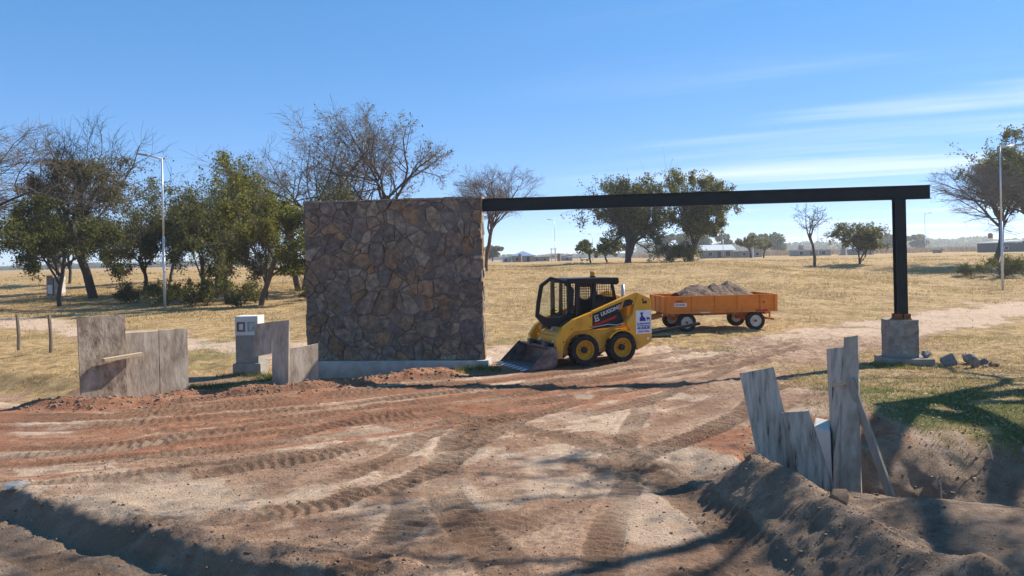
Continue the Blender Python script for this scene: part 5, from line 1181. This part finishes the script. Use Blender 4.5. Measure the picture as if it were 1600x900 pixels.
cr_ = setp(empty('parked_car', at(75.3, 172)), 'small white parked car between the bare sapling and the gabled shed', 'car')
MB().prism([(-.95, .18), (.95, .18), (.98, .55), (.55, .62), (.30, .95), (-.55, .95), (-.92, .60)], -.45, .45).build('body', m_white, cr_, .05)
MB().prism([(.50, .62), (.27, .90), (-.50, .90), (-.78, .62)], -.46, -.452).build('side_window', m_dark, cr_)
for x in (-.6, .6):
    for y in (-.45, .45): MB().tube([(x, y - .05, .18), (x, y + .05, .18)], .18, 12).build('wheel', m_rubber, cr_)

# ------------------------------------------------------------------ grass, litter, clods
def blades(n, xr, yr, seed, hgt, wdt, maskfn, clump=0.0, lean=.6):
    rg = np.random.default_rng(seed); x = rg.uniform(*xr, n); y = rg.uniform(*yr, n); k = maskfn(x, y) > rg.random(n); x, y = x[k], y[k]; n = len(x)
    if clump: 
        m = vnoise(x * clump, y * clump, seed) ** 2 * 1.6
        q = m > rg.random(n) * .9; x, y, m = x[q], y[q], m[q]; n = len(x)
    else: m = np.ones(n)
    z = hzv(x, y); a = rg.uniform(0, 2 * np.pi, n); h = rg.uniform(.5, 1.2, n) * hgt * (.5 + .6 * m); wd = rg.uniform(.6, 1.3, n) * wdt
    b = np.stack([x, y, z - .01], 1); dx = np.stack([np.cos(a), np.sin(a), a * 0], 1) * wd[:, None]; tp = b + np.stack([rg.normal(0, lean, n) * h, rg.normal(0, lean, n) * h, h], 1)
    return np.stack([b - dx, b + dx, tp], 1).reshape(-1, 3)
mdry = lambda x, y: from_grid(md_, x, y)
mgrn = lambda x, y: from_grid(mg_, x, y)
Vg = np.concatenate([blades(130000, (-26, 22), (13, 36), 501, .075, .009, mdry, .8), blades(90000, (4.5, 15), (8.5, 24), 502, .055, .007, mdry, .9), blades(120000, (-40, 52), (34, 72), 503, .13, .022, mdry, .55), blades(60000, (-60, 80), (60, 100), 504, .16, .04, mdry, .4), blades(160000, (-34, 44), (19, 68), 505, .30, .014, lambda x, y: mdry(x, y) * S(.66, .78, fbm(x * .55, y * .55, 3, 515)), 1.6)])
setp(link('dry_grass', npmesh('dry_grass', Vg, np.arange(len(Vg)).reshape(-1, 3)), None, m_straw), 'short dry straw-coloured grass of the field', 'grass', None, 'stuff')
Vg = np.concatenate([blades(110000, (4.2, 14), (8.5, 18), 511, .05, .006, mgrn, 0), blades(26000, (-20, 20), (17, 45), 512, .08, .012, mgrn, 0), blades(5000, (-7.6, -5.4), (17.2, 19.3), 513, .14, .009, lambda x, y: x * 0 + .8, 1.5), blades(1500, (-1.4, -.3), (17.2, 18.1), 514, .10, .008, lambda x, y: x * 0 + .7, 1.5), blades(2600, (7.9, 9.6), (16.2, 17.0), 515, .11, .007, lambda x, y: x * 0 + .7, 1.5)])
setp(link('green_grass', npmesh('green_grass', Vg, np.arange(len(Vg)).reshape(-1, 3)), None, m_greenb), 'short green grass on the right bank', 'grass', None, 'stuff')
rgl = np.random.default_rng(521); x = rgl.uniform(4.6, 15, 9000); y = rgl.uniform(8.6, 22, 9000); k = np.maximum(mdry(x, y), mgrn(x, y)) > rgl.random(9000); x, y = x[k], y[k]
C = np.stack([x, y, hzv(x, y) + .015], 1); n = len(C); a = unit(rgl.normal(size=(n, 3)) * (1, 1, .35)); b = unit(np.cross(a, rgl.normal(size=(n, 3)) * .3 + (0, 0, 1))); s_ = rgl.uniform(.012, .035, n)[:, None]
setp(link('leaf_litter', npmesh('leaf_litter', np.stack([C - a * s_, C - b * s_ * .5, C + a * s_, C + b * s_ * .5], 1).reshape(-1, 3), np.arange(4 * n).reshape(-1, 4)), None, m_litter), 'pale fallen leaves scattered over the right bank', 'leaf litter', None, 'stuff')
# clods and pebbles
bmI = bmesh.new(); bmesh.ops.create_icosphere(bmI, subdivisions=1, radius=1); IV = np.array([v.co[:] for v in bmI.verts]); IF = np.array([[v.index for v in f.verts] for f in bmI.faces]); bmI.free()
def clods(n, fn, seed, smin, smax):
    rg = np.random.default_rng(seed); x, y = fn(rg, n); z = hzv(x, y); s = smin + (smax - smin) * rg.random(n) ** 3
    V = IV[None] * (1 + rg.uniform(-.32, .32, (n, len(IV), 1))) * s[:, None, None] * np.array([1, 1, .7]) * rg.uniform(.7, 1.3, (n, 1, 3)); V = V + np.stack([x, y, z + s * .25], 1)[:, None]
    return V.reshape(-1, 3), (IF[None] + (np.arange(n) * len(IV))[:, None, None]).reshape(-1, 3)
def along(line, sd):
    def fn(rg, n):
        i = rg.integers(0, len(line) - 1, n); t = rg.random((n, 1)); p = line[i] * (1 - t) + line[i + 1] * t + rg.normal(0, sd, (n, 2)); return p[:, 0], p[:, 1]
    return fn
cl_ = [clods(700, along(BERM, .42), 531, .003, .016), clods(4200, along(BERM, .5), 536, .002, .009), clods(2500, along(STREET[1:5], .4), 537, .002, .010), clods(1500, along(RIDGE, .30), 532, .008, .038), clods(500, along(STREET[1:5], .25), 533, .004, .022), clods(1100, along(DITCH[:4], .8), 534, .004, .026), clods(5200, lambda rg, n: (rg.uniform(-7, 4, n), rg.uniform(5.5, 15, n)), 535, .003, .016)]
v_, f_, off = [], [], 0
for a, b in cl_: v_.append(a); f_.append(b + off); off += len(a)
setp(link('earth_clods', npmesh('earth_clods', np.concatenate(v_), np.concatenate(f_)), None, m_clod), 'loose earth clods and pebbles over the graded ground', 'clods', None, 'stuff')
rock('boulder', (4.98, 8.75, hz(4.98, 8.75) + .06), (.20, .12, .26), 71, m_rock, .2, .1, 'grey boulder half buried in the trench slope behind dry sticks', 'boulder')
rock('boulder', (2.93, 6.85, hz(2.93, 6.85) + .03), (.13, .10, .11), 72, m_clod, .4, .1, 'earthy rock on the crest of the spoil heap', 'boulder')
rock('boulder', (2.45, 8.0, hz(2.45, 8.0) + .02), (.07, .06, .06), 76, m_clod, .4, .1, 'small earthy rock on the near end of the spoil heap crest', 'boulder')
rock('boulder', (-5.87, 8.85, hz(-5.87, 8.85) + .02), (.20, .12, .06), 73, m_rock, .1, 0, 'flat pale rock on the road edge at the far left', 'boulder')
rock('boulder', (6.35, 9.3, hz(6.35, 9.3) + .03), (.14, .12, .12), 74, m_rock, .8, .1, 'grey rock on the trench rim at the right edge', 'boulder')
rock('boulder', (5.3, 7.3, hz(5.3, 7.3) + .02), (.12, .09, .06), 75, m_rock, .8, .1, 'tan flat rock among rubble in the lower right', 'boulder')
m_stick = ramp_mat('dry_stick', [(.45, .36, .23), (.58, .48, .33)], .9, 8)
def stick(pts, r, lb, nm='dry_stick'):
    setp(MB().tube(pts, [r, r * .8, r * .6][:len(pts)] if len(pts) == 3 else [r] * len(pts), 6).build(nm, m_stick), lb, 'stick', 'dry sticks by the trench')
z = hz(4.86, 8.72)
stick([(4.89, 8.62, z - .05), (4.86, 8.64, z + .28), (4.86, 8.66, z + .58)], .010, 'upright dry stem rising from the trench boulder')
stick([(4.55, 8.25, hz(4.55, 8.25) + .03), (4.72, 8.22, hz(4.72, 8.22) + .06), (4.98, 8.2, hz(4.98, 8.2) + .04)], .012, 'pale stick lying across below the trench boulder')
stick([(4.7, 8.1, hz(4.7, 8.1) + .02), (4.85, 8.4, hz(4.85, 8.4) + .05), (5.1, 8.75, hz(5.1, 8.75) + .04)], .010, 'brown stick slanting over the trench boulder')
stick([(5.9, 9.35, hz(5.9, 9.35)), (5.88, 9.4, hz(5.88, 9.4) + .15), (5.80, 9.4, hz(5.8, 9.4) + .26)], .009, 'short bent dry stem on the trench rim')
# haze
hzb = MB().box((0, 1950, 9), (9000, 8200, 24)).build('haze', None)
hm = bpy.data.materials.new('thin_air_haze'); hm.use_nodes = True; hn = hm.node_tree.nodes; hn.remove(hn['Principled BSDF'])
pv = hn.new('ShaderNodeVolumePrincipled'); pv.inputs['Density'].default_value = 0.0004; pv.inputs['Color'].default_value = (.86, .93, 1.0, 1); pv.inputs['Anisotropy'].default_value = .35
hm.node_tree.links.new(pv.outputs[0], hn['Material Output'].inputs['Volume']); hzb.data.materials.clear(); hzb.data.materials.append(hm)
setp(hzb, 'thin pale haze over the plain', 'haze', None, 'stuff')
